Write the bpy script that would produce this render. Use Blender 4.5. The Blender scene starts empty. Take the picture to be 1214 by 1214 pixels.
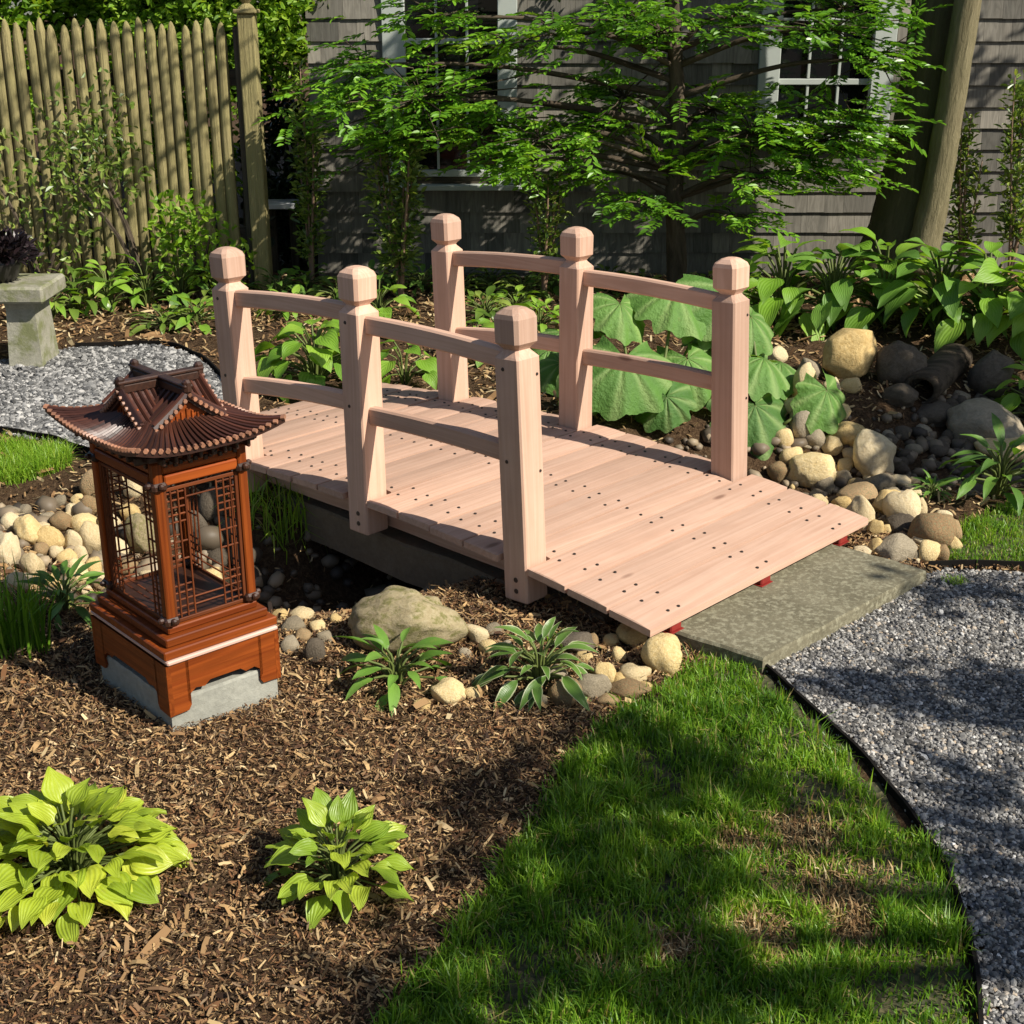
import bpy, math, random
import numpy as np
from mathutils import Vector, Matrix
random.seed(7); RNG = np.random.default_rng(7)
sc = bpy.context.scene
COL = sc.collection
R = math.radians
PI = math.pi
# ------------------------------------------------------------------ camera
F = 1615.5; PITCH = R(20.8); CH = 1.7
cp, sp = math.cos(PITCH), math.sin(PITCH)
cam = bpy.data.cameras.new('camera'); camo = bpy.data.objects.new('camera', cam); COL.objects.link(camo)
camo.location = (0, 0, CH); camo.rotation_euler = (PI/2 - PITCH, 0, 0)
cam.sensor_width = 36; cam.lens = 36*F/1214; cam.clip_end = 500; cam.clip_start = 0.05
sc.camera = camo
def ray(px, py):
    x = (px-607)/F; v = (py-607)/F
    return np.array([x, cp - v*sp, -sp - v*cp])
def G(px, py, z=0.0):
    d = ray(px, py); t = (z-CH)/d[2]
    return np.array([0, 0, CH]) + d*t
def PD(px, py, Y):
    d = ray(px, py); return np.array([0, 0, CH]) + d*(Y/d[1])
# ------------------------------------------------------------------ numpy noise
_tab = RNG.random((256, 256))
def vnoise(x, y):
    x = np.asarray(x, float); y = np.asarray(y, float)
    xi = np.floor(x).astype(int); yi = np.floor(y).astype(int)
    fx = x-xi; fy = y-yi
    fx = fx*fx*(3-2*fx); fy = fy*fy*(3-2*fy)
    g = lambda a, b: _tab[a % 256, b % 256]
    return (g(xi, yi)*(1-fx)+g(xi+1, yi)*fx)*(1-fy)+(g(xi, yi+1)*(1-fx)+g(xi+1, yi+1)*fx)*fy
def fbm(x, y, o=3):
    s = 0; a = .5; 
    for k in range(o):
        s = s + a*vnoise(np.asarray(x)*2**k+17.3*k, np.asarray(y)*2**k+5.1*k); a *= .5
    return s/(1-.5**o)
def pip(poly, x, y):
    poly = np.asarray(poly)[:, :2]; n = len(poly); ins = np.zeros(np.shape(x), bool)
    j = n-1
    for i in range(n):
        xi, yi = poly[i]; xj, yj = poly[j]
        c = ((yi > y) != (yj > y)) & (x < (xj-xi)*(y-yi)/(yj-yi+1e-12)+xi)
        ins ^= c; j = i
    return ins
def segdist(pts, x, y):
    best = np.full(np.shape(x), 1e9); tt = np.zeros(np.shape(x))
    L = 0
    for (a, b) in zip(pts[:-1], pts[1:]):
        a = np.array(a); b = np.array(b); ab = b-a; l = np.hypot(*ab)
        t = np.clip(((x-a[0])*ab[0]+(y-a[1])*ab[1])/l**2, 0, 1)
        d = np.hypot(x-a[0]-t*ab[0], y-a[1]-t*ab[1])
        m = d < best; best = np.where(m, d, best); tt = np.where(m, L+t*l, tt); L += l
    return best, tt
# ------------------------------------------------------------------ terrain height
CREEK = [(-1.75, 4.45), (-1.2, 4.12), (-.62, 4.12), (0.0, 4.62), (.75, 5.15), (1.6, 5.25), (2.3, 5.75), (3.6, 6.6)]
def H(x, y):
    x = np.asarray(x, float); y = np.asarray(y, float)
    d, t = segdist(CREEK, x, y)
    depth = np.interp(t, [0, .5, 1.2, 2.0, 2.9, 3.8, 4.6, 6], [.05, .16, .34, .36, .30, .24, .2, .2])
    w = np.interp(t, [0, 1.2, 2, 3, 4, 6], [.3, .36, .4, .42, .45, .5])
    z = -depth*np.exp(-(d/w)**4)
    z = z + .22*np.exp(-(((x-3.0)/1.0)**2+((y-7.4)/.8)**2)) + .05*np.exp(-(((x+.3)/1.6)**2+((y-7.2)/.7)**2))
    z = z + (.03*(fbm(x*1.7, y*1.7)-.5)+.022*(fbm(x*7, y*7, 2)-.5))*np.clip((np.hypot(x-.3, y-4.3)-.9), .1, 1)
    return z
def GT(px, py, zo=0.0):
    d = ray(px, py); o = np.array([0, 0, CH]); t = 1.0
    for k in range(4000):
        p = o+d*t
        if p[2] <= float(H(p[0], p[1]))+zo: break
        t += .006
    return p
# ------------------------------------------------------------------ mesh builder
class MB:
    def __init__(s): s.V = []; s.L = []; s.S = []; s.M = []; s.R = []; s.T = []; s.n = 0
    def add(s, V, Fc, m=0, rnd=None, tc=None):
        V = np.asarray(V, float).reshape(-1, 3); k = len(V)
        s.V.append(V)
        if rnd is None: rnd = random.random()
        s.R.append(np.broadcast_to(np.asarray(rnd, float), (k,)))
        s.T.append(V.copy() if tc is None else np.asarray(tc, float).reshape(-1, 3))
        if isinstance(Fc, np.ndarray):
            s.L.append((Fc+s.n).ravel()); s.S.append(np.full(len(Fc), Fc.shape[1])); s.M.append(np.broadcast_to(np.asarray(m), (len(Fc),)))
        else:
            for f in Fc:
                s.L.append(np.array(f)+s.n)
            s.S.append(np.array([len(f) for f in Fc])); s.M.append(np.full(len(Fc), m))
        s.n += k; return s
    def build(s, name, mats, parent=None, smooth=False, loc=None):
        me = bpy.data.meshes.new(name)
        V = np.concatenate(s.V); L = np.concatenate(s.L).astype(np.int32); S = np.concatenate(s.S).astype(np.int32)
        me.vertices.add(len(V)); me.vertices.foreach_set('co', V.ravel().astype(np.float32))
        me.loops.add(len(L)); me.loops.foreach_set('vertex_index', L)
        me.polygons.add(len(S)); st = np.concatenate([[0], np.cumsum(S)[:-1]]).astype(np.int32)
        me.polygons.foreach_set('loop_start', st); me.polygons.foreach_set('loop_total', S)
        me.polygons.foreach_set('material_index', np.concatenate(s.M).astype(np.int32))
        if smooth: me.polygons.foreach_set('use_smooth', np.ones(len(S), bool))
        a = me.attributes.new('rnd', 'FLOAT', 'POINT'); a.data.foreach_set('value', np.concatenate(s.R).astype(np.float32))
        a = me.attributes.new('tc', 'FLOAT_VECTOR', 'POINT'); a.data.foreach_set('vector', np.concatenate(s.T).ravel().astype(np.float32))
        for m in (mats if isinstance(mats, (list, tuple)) else [mats]): me.materials.append(m)
        me.update(calc_edges=True); me.validate()
        if not smooth: me.shade_flat()
        o = bpy.data.objects.new(name, me); COL.objects.link(o)
        if parent is not None: o.parent = parent
        if loc is not None: o.location = loc
        return o
def tag(o, label=None, cat=None, group=None, kind=None):
    if label: o['label'] = label
    if cat: o['category'] = cat
    if group: o['group'] = group
    if kind: o['kind'] = kind
    return o
def empty(name, loc=(0, 0, 0), rz=0, label=None, cat=None, group=None):
    o = bpy.data.objects.new(name, None); COL.objects.link(o); o.location = loc; o.rotation_euler = (0, 0, rz); o.empty_display_size = .1
    return tag(o, label, cat, group)
def rotz(a): c, s = math.cos(a), math.sin(a); return np.array([[c, -s, 0], [s, c, 0], [0, 0, 1.]])
def basis(x, up=(0, 0, 1)):
    x = np.asarray(x, float); x = x/np.linalg.norm(x); y = np.cross(up, x); y /= max(np.linalg.norm(y), 1e-9); z = np.cross(x, y)
    return np.stack([x, y, z], 1)
_cb = None
def cbox(mb, c, size, b=.003, Rm=None, m=0, rnd=None, tcs=None):
    """chamfered box; tc = local coords, grain along x"""
    hx, hy, hz = [q/2 for q in size]; b = min(b, hx*.6, hy*.6, hz*.6)
    V = []; idx = {}
    for sx in (-1, 1):
        for sy in (-1, 1):
            for sz in (-1, 1):
                for ax in range(3):
                    p = [sx*(hx-b), sy*(hy-b), sz*(hz-b)]; p[ax] = (sx*hx, sy*hy, sz*hz)[ax]
                    idx[(sx, sy, sz, ax)] = len(V); V.append(p)
    Fc = []
    for ax in range(3):
        o = [i for i in range(3) if i != ax]
        for s_ in (-1, 1):
            f = []
            for (p, q) in ((-1, -1), (1, -1), (1, 1), (-1, 1)):
                k = [0, 0, 0]; k[ax] = s_; k[o[0]] = p; k[o[1]] = q; f.append(idx[(*k, ax)])
            Fc.append(f)
    for ax in range(3):                       # edges along ax
        o = [i for i in range(3) if i != ax]
        for p in (-1, 1):
            for q in (-1, 1):
                k0 = [0, 0, 0]; k0[ax] = -1; k0[o[0]] = p; k0[o[1]] = q; k1 = list(k0); k1[ax] = 1
                Fc.append([idx[(*k0, o[0])], idx[(*k1, o[0])], idx[(*k1, o[1])], idx[(*k0, o[1])]])
    for sx in (-1, 1):
        for sy in (-1, 1):
            for sz in (-1, 1): Fc.append([idx[(sx, sy, sz, a)] for a in range(3)])
    V = np.array(V); out = []
    for f in Fc:
        P = V[f]; n = np.cross(P[1]-P[0], P[2]-P[0])
        out.append(f if np.dot(n, P.mean(0)) > 0 else f[::-1])
    off = np.array([random.uniform(0, 20), random.uniform(0, 20), random.uniform(0, 20)])
    T = V + off
    if tcs == 'z': T = V[:, [2, 1, 0]] + off
    if tcs == 'y': T = V[:, [1, 0, 2]] + off
    W = V if Rm is None else V @ np.asarray(Rm).T
    mb.add(W + np.asarray(c, float), out, m, rnd, T)
def bar(mb, p, q, w, h, b=.003, m=0, rnd=None, up=(0, 0, 1)):
    p = np.asarray(p, float); q = np.asarray(q, float); L = np.linalg.norm(q-p)
    cbox(mb, (p+q)/2, (L, w, h), b, basis(q-p, up), m, rnd)
def tube(mb, pts, rad, n=7, m=0, rnd=None, cap=True, jitter=0):
    pts = np.asarray(pts, float); k = len(pts); rad = np.broadcast_to(np.asarray(rad, float), (k,))
    tg = np.gradient(pts, axis=0); tg /= np.linalg.norm(tg, axis=1)[:, None]+1e-9
    ref = np.array([0, 0, 1.]) if abs(tg[0][2]) < .9 else np.array([1., 0, 0])
    V = []; T = []; s = 0; off = random.random()*10
    x = np.cross(tg[0], ref); x /= np.linalg.norm(x)
    for i in range(k):
        x = x-tg[i]*np.dot(x, tg[i]); x /= np.linalg.norm(x); y = np.cross(tg[i], x)
        if i: s += np.linalg.norm(pts[i]-pts[i-1])
        for j in range(n):
            a = 2*PI*j/n; r = rad[i]*(1+jitter*(random.random()-.5))
            V.append(pts[i]+r*(math.cos(a)*x+math.sin(a)*y)); T.append((s+off, math.cos(a)*rad[i]+off, math.sin(a)*rad[i]))
    Fc = [[i*n+j, i*n+(j+1) % n, (i+1)*n+(j+1) % n, (i+1)*n+j] for i in range(k-1) for j in range(n)]
    if cap: Fc += [list(range(n))[::-1], [(k-1)*n+j for j in range(n)]]
    mb.add(V, Fc, m, rnd, T)
def smoothpath(pts, n=6):
    pts = np.asarray(pts, float); P = np.vstack([2*pts[0]-pts[1], pts, 2*pts[-1]-pts[-2]]); out = []
    for i in range(1, len(P)-2):
        for t in np.linspace(0, 1, n, endpoint=False):
            out.append(.5*((2*P[i])+(-P[i-1]+P[i+1])*t+(2*P[i-1]-5*P[i]+4*P[i+1]-P[i+2])*t*t+(-P[i-1]+3*P[i]-3*P[i+1]+P[i+2])*t**3))
    out.append(P[-2]); return np.array(out)
def leaves(mb, pos, d, nrm, L, W, rnd, m=0, fold=.25):
    """many small folded leaves: 2 quads each"""
    pos = np.asarray(pos, float); n = len(pos)
    d = np.asarray(d, float); d = d/(np.linalg.norm(d, axis=1)[:, None]+1e-9)
    s = np.cross(nrm, d); s /= np.linalg.norm(s, axis=1)[:, None]+1e-9; u = np.cross(d, s)
    L = np.broadcast_to(L, (n,))[:, None]; W = np.broadcast_to(W, (n,))[:, None]
    v0 = pos; v1 = pos+d*L*.38+s*W*.5+u*W*fold; v2 = pos+d*L*.72+s*W*.4+u*(W*fold-L*.05); v3 = pos+d*L-u*L*.12
    v4 = pos+d*L*.72-s*W*.4+u*(W*fold-L*.05); v5 = pos+d*L*.38-s*W*.5+u*W*fold
    V = np.stack([v0, v1, v2, v3, v4, v5], 1).reshape(-1, 3)
    b = (np.arange(n)*6)[:, None]
    Fc = np.concatenate([b+np.array([0, 3, 2, 1]), b+np.array([0, 5, 4, 3])])
    T = np.tile(np.array([[0, 0, 0], [.38, .9, 0], [.72, .8, 0], [1, 0, 0], [.72, -.8, 0], [.38, -.9, 0]]), (n, 1))
    mb.add(V, Fc, m, np.repeat(rnd, 6), T)
def rdir(n, zs=1.0):
    v = RNG.normal(size=(n, 3)); v[:, 2] *= zs; return v/np.linalg.norm(v, axis=1)[:, None]
# ------------------------------------------------------------------ materials
def nm(name):
    m = bpy.data.materials.new(name); m.use_nodes = True; nt = m.node_tree
    return m, nt, nt.nodes, nt.links, nt.nodes['Principled BSDF']
def ramp(N, stops, interp='LINEAR'):
    r = N.new('ShaderNodeValToRGB'); e = r.color_ramp.elements; r.color_ramp.interpolation = interp
    while len(e) < len(stops): e.new(.5)
    for x, (p, c) in zip(e, stops): x.position = p; x.color = (*c, 1)
    return r
def attr(N, name):
    a = N.new('ShaderNodeAttribute'); a.attribute_name = name; return a
def noise(N, Lk, vec, scale, detail=4, rough=.55, dist=0):
    t = N.new('ShaderNodeTexNoise'); t.inputs['Scale'].default_value = scale; t.inputs['Detail'].default_value = detail
    t.inputs['Roughness'].default_value = rough; t.inputs['Distortion'].default_value = dist
    if vec is not None: Lk.new(vec, t.inputs['Vector'])
    return t
def mapping(N, Lk, vec, scale):
    t = N.new('ShaderNodeMapping'); t.inputs['Scale'].default_value = scale; Lk.new(vec, t.inputs['Vector']); return t.outputs[0]
def mix(N, Lk, fac, a, b, mode='MIX'):
    t = N.new('ShaderNodeMix'); t.data_type = 'RGBA'; t.blend_type = mode
    for i, v in ((0, fac), (6, a), (7, b)):
        if isinstance(v, (int, float)): t.inputs[i].default_value = v
        elif isinstance(v, tuple): t.inputs[i].default_value = (*v, 1)
        else: Lk.new(v, t.inputs[i])
    return t.outputs[2]
def bump(N, Lk, h, B, strength=.4, dist=.005):
    b = N.new('ShaderNodeBump'); b.inputs['Strength'].default_value = strength; b.inputs['Distance'].default_value = dist
    Lk.new(h, b.inputs['Height']); Lk.new(b.outputs[0], B.inputs['Normal']); return b
def coords(N): return N.new('ShaderNodeTexCoord').outputs['Object']
def math_(N, Lk, op, a, b=None):
    t = N.new('ShaderNodeMath'); t.operation = op
    for i, v in enumerate((a, b)):
        if v is None: continue
        if isinstance(v, (int, float)): t.inputs[i].default_value = v
        else: Lk.new(v, t.inputs[i])
    return t.outputs[0]
def m_rnd(name, stops, rough=.8, bumpscale=0, spec=.3, extra=None):
    """colour picked per piece"""
    m, nt, N, Lk, B = nm(name); a = attr(N, 'rnd'); r = ramp(N, stops); Lk.new(a.outputs['Fac'], r.inputs[0])
    c = r.outputs[0]; co = coords(N)
    if extra:
        n = noise(N, Lk, co, extra[0], 4, .6); c = mix(N, Lk, math_(N, Lk, 'MULTIPLY', n.outputs[0], extra[2]), c, extra[1])
    Lk.new(c, B.inputs['Base Color']); B.inputs['Roughness'].default_value = rough; B.inputs['Specular IOR Level'].default_value = spec
    if bumpscale:
        n = noise(N, Lk, co, bumpscale, 3); bump(N, Lk, n.outputs[0], B, .5, .004)
    return m
def m_leaf(name, stops, trans=.35, rough=.42, veins=None, spec=.5, tint=(1.25, 1.15, .5), edge=None, vs=.09):
    m, nt, N, Lk, B = nm(name); a = attr(N, 'rnd'); r = ramp(N, stops); Lk.new(a.outputs['Fac'], r.inputs[0])
    c = r.outputs[0]; n = noise(N, Lk, coords(N), 14, 3); 
    c = mix(N, Lk, .55, c, mix(N, Lk, n.outputs[0], (.55, .6, .5), (1.35, 1.3, 1.2)), 'MULTIPLY')
    if veins:
        t = attr(N, 'tc'); sx = N.new('ShaderNodeSeparateXYZ'); Lk.new(t.outputs['Vector'], sx.inputs[0])
        ay = math_(N, Lk, 'ABSOLUTE', sx.outputs[1])
        if veins[1] == 'radial':
            w = math_(N, Lk, 'COSINE', math_(N, Lk, 'ADD', math_(N, Lk, 'MULTIPLY', sx.outputs[1], 9.0), math_(N, Lk, 'MULTIPLY', n.outputs[0], 1.2)))
        else:
            w = math_(N, Lk, 'SINE', math_(N, Lk, 'MULTIPLY', math_(N, Lk, 'ADD', ay, math_(N, Lk, 'MULTIPLY', sx.outputs[0], veins[1])), veins[0]))
        w01 = math_(N, Lk, 'MULTIPLY_ADD', w, .5); N[-1].inputs[2].default_value = .5
        if vs > .2:
            fine = noise(N, Lk, coords(N), 55, 4, .65); w01b = math_(N, Lk, 'ADD', math_(N, Lk, 'MULTIPLY', math_(N, Lk, 'POWER', w01, 3.0), -.8), math_(N, Lk, 'MULTIPLY', fine.outputs[0], .9)); bump(N, Lk, w01b, B, .8, .012)
        else: bump(N, Lk, w01, B, .32, .004)
        big = noise(N, Lk, coords(N), 23, 4, .7); bk = ramp(N, [(.62, (0, 0, 0)), (.74, (1, 1, 1))]); Lk.new(big.outputs[0], bk.inputs[0])
        c = mix(N, Lk, math_(N, Lk, 'MULTIPLY', bk.outputs[0], .38), c, (.30, .24, .06))
        c = mix(N, Lk, math_(N, Lk, 'MULTIPLY', math_(N, Lk, 'POWER', w01, 4.0) if vs > .2 else w01, vs), c, (.6, .75, .3))
        if edge:
            e = math_(N, Lk, 'GREATER_THAN', math_(N, Lk, 'ADD', ay, math_(N, Lk, 'MULTIPLY', n.outputs[0], .35)), 1.0)
            c = mix(N, Lk, e, c, edge)
    Lk.new(c, B.inputs['Base Color']); B.inputs['Roughness'].default_value = rough; B.inputs['Specular IOR Level'].default_value = spec
    tr = N.new('ShaderNodeBsdfTranslucent'); tc = mix(N, Lk, 1.0, c, tint, 'MULTIPLY'); Lk.new(tc, tr.inputs[0])
    ms = N.new('ShaderNodeMixShader'); ms.inputs[0].default_value = trans
    Lk.new(B.outputs[0], ms.inputs[1]); Lk.new(tr.outputs[0], ms.inputs[2]); Lk.new(ms.outputs[0], N['Material Output'].inputs[0])
    return m
def m_wood(name, c1, c2, c3, rough=.6, grain=55, knots=True, spec=.3, gloss=None, var=.25):
    m, nt, N, Lk, B = nm(name); t = attr(N, 'tc').outputs['Vector']; a = attr(N, 'rnd')
    st = mapping(N, Lk, t, (1.6, grain, grain)); n1 = noise(N, Lk, st, 1.0, 4, .6, .6)
    st2 = mapping(N, Lk, t, (.5, 13, 13)); n2 = noise(N, Lk, st2, 1.0, 3, .5, 1.2)
    wv = math_(N, Lk, 'SINE', math_(N, Lk, 'MULTIPLY', n2.outputs[0], 42))
    r = ramp(N, [(.3, c1), (.55, c2), (.75, c1)]); Lk.new(n1.outputs[0], r.inputs[0])
    w01 = math_(N, Lk, 'MULTIPLY_ADD', wv, .17); N[-1].inputs[2].default_value = .17
    c = mix(N, Lk, w01, r.outputs[0], c3)
    if knots:
        vs = mapping(N, Lk, t, (2.2, 6.5, 6.5)); v = N.new('ShaderNodeTexVoronoi'); v.inputs['Scale'].default_value = 1.0; Lk.new(vs, v.inputs['Vector'])
        k = ramp(N, [(.0, (1, 1, 1)), (.05, (.85, .85, .85)), (.095, (0, 0, 0))]); Lk.new(v.outputs['Distance'], k.inputs[0])
        c = mix(N, Lk, math_(N, Lk, 'MULTIPLY', k.outputs[0], .75), c, (c3[0]*.35, c3[1]*.3, c3[2]*.3))
    dn = noise(N, Lk, coords(N), 3.5, 5, .65); c = mix(N, Lk, .5, c, mix(N, Lk, dn.outputs[0], (.62, .60, .58), (1.3, 1.3, 1.3)), 'MULTIPLY')
    hv = mix(N, Lk, a.outputs['Fac'], (1-var, 1-var, 1-var), (1+var*.6, 1+var*.5, 1+var*.4)); c = mix(N, Lk, 1.0, c, hv, 'MULTIPLY')
    Lk.new(c, B.inputs['Base Color']); B.inputs['Roughness'].default_value = rough; B.inputs['Specular IOR Level'].default_value = spec
    bump(N, Lk, n1.outputs[0], B, .25, .002)
    return m
def m_rock(name, stops, lich=None, scale=9):
    m, nt, N, Lk, B = nm(name); co = coords(N); oi = N.new('ShaderNodeObjectInfo')
    va = N.new('ShaderNodeVectorMath'); va.operation = 'ADD'; Lk.new(co, va.inputs[0]); Lk.new(oi.outputs['Random'], va.inputs[1])
    n1 = noise(N, Lk, va.outputs[0], scale, 6, .65, .4); n2 = noise(N, Lk, va.outputs[0], scale*9, 4, .7)
    r = ramp(N, stops); s = math_(N, Lk, 'MULTIPLY_ADD', n1.outputs[0], .75); Lk.new(math_(N, Lk, 'MULTIPLY', oi.outputs['Random'], .28), N[-2].inputs[2]) 
    Lk.new(s, r.inputs[0]); c = r.outputs[0]
    c = mix(N, Lk, .6, c, mix(N, Lk, n2.outputs[0], (.4, .4, .4), (1.5, 1.5, 1.5)), 'MULTIPLY')
    if lich:
        n3 = noise(N, Lk, va.outputs[0], lich[1], 5, .7); k = ramp(N, [(.48, (0, 0, 0)), (.62, (1, 1, 1))]); Lk.new(n3.outputs[0], k.inputs[0])
        c = mix(N, Lk, k.outputs[0], c, lich[0])
    Lk.new(c, B.inputs['Base Color']); B.inputs['Roughness'].default_value = .85; B.inputs['Specular IOR Level'].default_value = .25
    ad = math_(N, Lk, 'ADD', n1.outputs[0], math_(N, Lk, 'MULTIPLY', n2.outputs[0], .35)); bump(N, Lk, ad, B, .6, .012)
    return m
def m_plain(name, c, rough=.5, metal=0, spec=.4, nscale=0, var=.4):
    m, nt, N, Lk, B = nm(name); B.inputs['Roughness'].default_value = rough; B.inputs['Metallic'].default_value = metal; B.inputs['Specular IOR Level'].default_value = spec
    n = noise(N, Lk, coords(N), nscale or 20, 5, .6)
    Lk.new(mix(N, Lk, n.outputs[0], tuple(x*(1-var) for x in c), tuple(min(1, x*(1+var)) for x in c)), B.inputs['Base Color'])
    bump(N, Lk, n.outputs[0], B, .2, .003)
    return m
M = {}
M['cedar'] = m_wood('cedar_wood', (.53, .345, .255), (.58, .395, .298), (.42, .25, .168), .66, 60, True, .2, var=.24)
M['screw'] = m_plain('screw_metal', (.06, .05, .045), .45, .6)
M['redfoot'] = m_plain('red_paint', (.22, .02, .015), .5)
M['lacquer'] = m_wood('lacquered_wood', (.19, .036, .007), (.30, .070, .012), (.07, .013, .003), .42, 70, False, .2, var=.35)
M['darkwood'] = m_wood('dark_carved_wood', (.028, .012, .007), (.045, .018, .010), (.012, .006, .004), .42, 60, False, .5)
M['lattice'] = m_wood('lattice_wood', (.10, .026, .009), (.16, .045, .014), (.05, .012, .005), .5, 60, False, .2)
M['tile'] = m_wood('roof_tile_wood', (.038, .013, .008), (.075, .025, .014), (.016, .007, .005), .42, 50, False, .55, var=.5)
M['tilepale'] = m_wood('tile_end_wood', (.30, .14, .08), (.36, .18, .11), (.16, .07, .04), .45, 50, False, .4)
M['stripe'] = m_wood('pale_moulding', (.5, .33, .27), (.56, .38, .31), (.4, .25, .2), .45, 50, False, .4)
M['concrete'] = m_rock('concrete', [(.2, (.20, .20, .17)), (.6, (.30, .30, .255)), (.9, (.38, .38, .33))], None, 6)
M['slab'] = m_rock('flagstone', [(.2, (.085, .076, .048)), (.5, (.145, .131, .085)), (.85, (.23, .208, .14))], ((.255, .24, .165), 60), 5)
M['slabdark'] = m_rock('old_slab', [(.2, (.10, .078, .05)), (.6, (.17, .13, .085)), (.9, (.23, .185, .13))], None, 7)
M['rocktan'] = m_rock('tan_fieldstone', [(.2, (.40, .26, .09)), (.5, (.62, .46, .21)), (.8, (.78, .64, .37))], None, 8)
M['rockpale'] = m_rock('pale_fieldstone', [(.2, (.42, .32, .155)), (.5, (.60, .48, .28)), (.85, (.73, .63, .43))], None, 7)
M['rockgrey'] = m_rock('grey_fieldstone', [(.2, (.16, .13, .085)), (.5, (.28, .235, .16)), (.85, (.42, .36, .26))], None, 8)
M['rockbrown'] = m_rock('brown_fieldstone', [(.2, (.17, .10, .05)), (.5, (.32, .20, .10)), (.8, (.46, .32, .18))], ((.20, .19, .10), 14), 9)
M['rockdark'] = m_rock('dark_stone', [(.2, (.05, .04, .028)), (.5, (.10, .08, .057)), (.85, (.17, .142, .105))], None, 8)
M['rockmoss'] = m_rock('mossy_boulder', [(.2, (.20, .16, .09)), (.5, (.34, .28, .16)), (.85, (.46, .40, .27))], ((.17, .16, .055), 5), 8)
M['mulch'] = m_rnd('mulch_chips', [(0, (.018, .010, .006)), (.2, (.075, .036, .017)), (.32, (.20, .095, .038)), (.42, (.17, .12, .072)), (.55, (.28, .165, .07)), (.8, (.43, .285, .13)), (1, (.66, .51, .29))], .85)
M['litter'] = m_rnd('dry_leaf_litter', [(0, (.10, .05, .02)), (.35, (.24, .14, .06)), (.7, (.40, .29, .14)), (1, (.55, .46, .28))], .8)
M['gravel'] = m_rnd('gravel_stones', [(0, (.045, .043, .04)), (.35, (.12, .116, .108)), (.65, (.23, .223, .208)), (.88, (.38, .37, .345)), (.94, (.35, .27, .18)), (1, (.62, .61, .58))], .75)
M['gravelpale'] = m_rnd('pale_gravel_stones', [(0, (.04, .04, .04)), (.35, (.11, .11, .108)), (.65, (.21, .208, .2)), (1, (.42, .41, .39))], .75)
M['pebble'] = m_rnd('creek_pebbles', [(0, (.05, .04, .03)), (.5, (.12, .094, .064)), (.85, (.21, .165, .11)), (1, (.32, .25, .16))], .55)
M['grass'] = m_leaf('grass_blades', [(0, (.05, .135, .011)), (.45, (.155, .32, .022)), (.85, (.31, .49, .04)), (.93, (.36, .43, .08)), (1, (.46, .36, .16))], .4, .45)
M['lime'] = m_leaf('lime_hosta_leaf', [(0, (.24, .35, .02)), (.5, (.38, .48, .03)), (1, (.56, .60, .06))], .34, .42, (22, .35))
M['limeb'] = m_leaf('yellow_green_hosta_leaf', [(0, (.16, .28, .018)), (.5, (.27, .40, .026)), (1, (.45, .54, .055))], .34, .42, (22, .35))
M['hosta'] = m_leaf('green_hosta_leaf', [(0, (.045, .13, .014)), (.5, (.11, .255, .026)), (1, (.19, .37, .055))], .32, .45, (34, .5))
M['hostavar'] = m_leaf('white_edged_hosta_leaf', [(0, (.04, .11, .014)), (.5, (.085, .19, .024)), (1, (.13, .25, .04))], .25, .35, (34, .5), edge=(.42, .46, .26))
M['biglf'] = m_leaf('butterbur_leaf', [(0, (.06, .16, .028)), (.5, (.115, .26, .045)), (1, (.19, .37, .075))], .36, .62, (26, 'radial'), vs=.3)
M['bright'] = m_leaf('bright_green_leaf', [(0, (.10, .24, .014)), (.5, (.19, .38, .025)), (1, (.31, .50, .05))], .38, .48, (26, -.8))
M['yew'] = m_leaf('yew_leaf', [(0, (.05, .135, .012)), (.4, (.12, .29, .02)), (.8, (.20, .42, .03)), (1, (.32, .52, .05))], .38, .35)
M['shrub'] = m_leaf('shrub_leaf', [(0, (.05, .10, .016)), (.5, (.14, .23, .035)), (1, (.32, .40, .09))], .3, .35)
M['hedge'] = m_leaf('background_leaf', [(0, (.10, .22, .014)), (.5, (.21, .38, .025)), (1, (.36, .52, .055))], .42, .5)
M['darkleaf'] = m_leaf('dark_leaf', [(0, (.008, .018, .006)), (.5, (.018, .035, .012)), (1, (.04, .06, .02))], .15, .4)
M['purple'] = m_leaf('dark_purple_leaf', [(0, (.008, .006, .008)), (.6, (.02, .012, .016)), (1, (.05, .03, .035))], .1, .4)
M['stem'] = m_plain('plant_stem', (.10, .13, .03), .6)
M['twig'] = m_plain('pale_twig', (.22, .14, .09), .7)
def m_bark(name, c1, c2, c3=None, sc_=(3, 16, 16)):
    m, nt, N, Lk, B = nm(name); t = attr(N, 'tc').outputs['Vector']; n = noise(N, Lk, mapping(N, Lk, t, sc_), 1.5, 6, .7, .5)
    n2 = noise(N, Lk, coords(N), 5, 4)
    r = ramp(N, [(.3, c1), (.7, c2)]); Lk.new(n.outputs[0], r.inputs[0]); c = r.outputs[0]
    if c3: c = mix(N, Lk, n2.outputs[0], c, c3)
    Lk.new(c, B.inputs['Base Color']); B.inputs['Roughness'].default_value = .9; B.inputs['Specular IOR Level'].default_value = .15
    bump(N, Lk, n.outputs[0], B, .9, .02); return m
M['bark'] = m_bark('yew_bark', (.035, .028, .02), (.13, .10, .07))
M['bark_shaded'] = m_bark('shaded_bark', (.035, .028, .018), (.13, .105, .065), (.075, .075, .034))  # shaded side of the leaning trunk, the shade is in this colour
M['bark_sunlit'] = m_bark('sunlit_bark', (.11, .09, .05), (.29, .25, .15), (.18, .16, .085), (5, 30, 30))  # sunlit side of the same trunk, the sunlight is in this colour
M['picket'] = m_bark('weathered_picket', (.18, .145, .068), (.41, .335, .175), (.29, .265, .11), (2, 40, 40))
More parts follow.
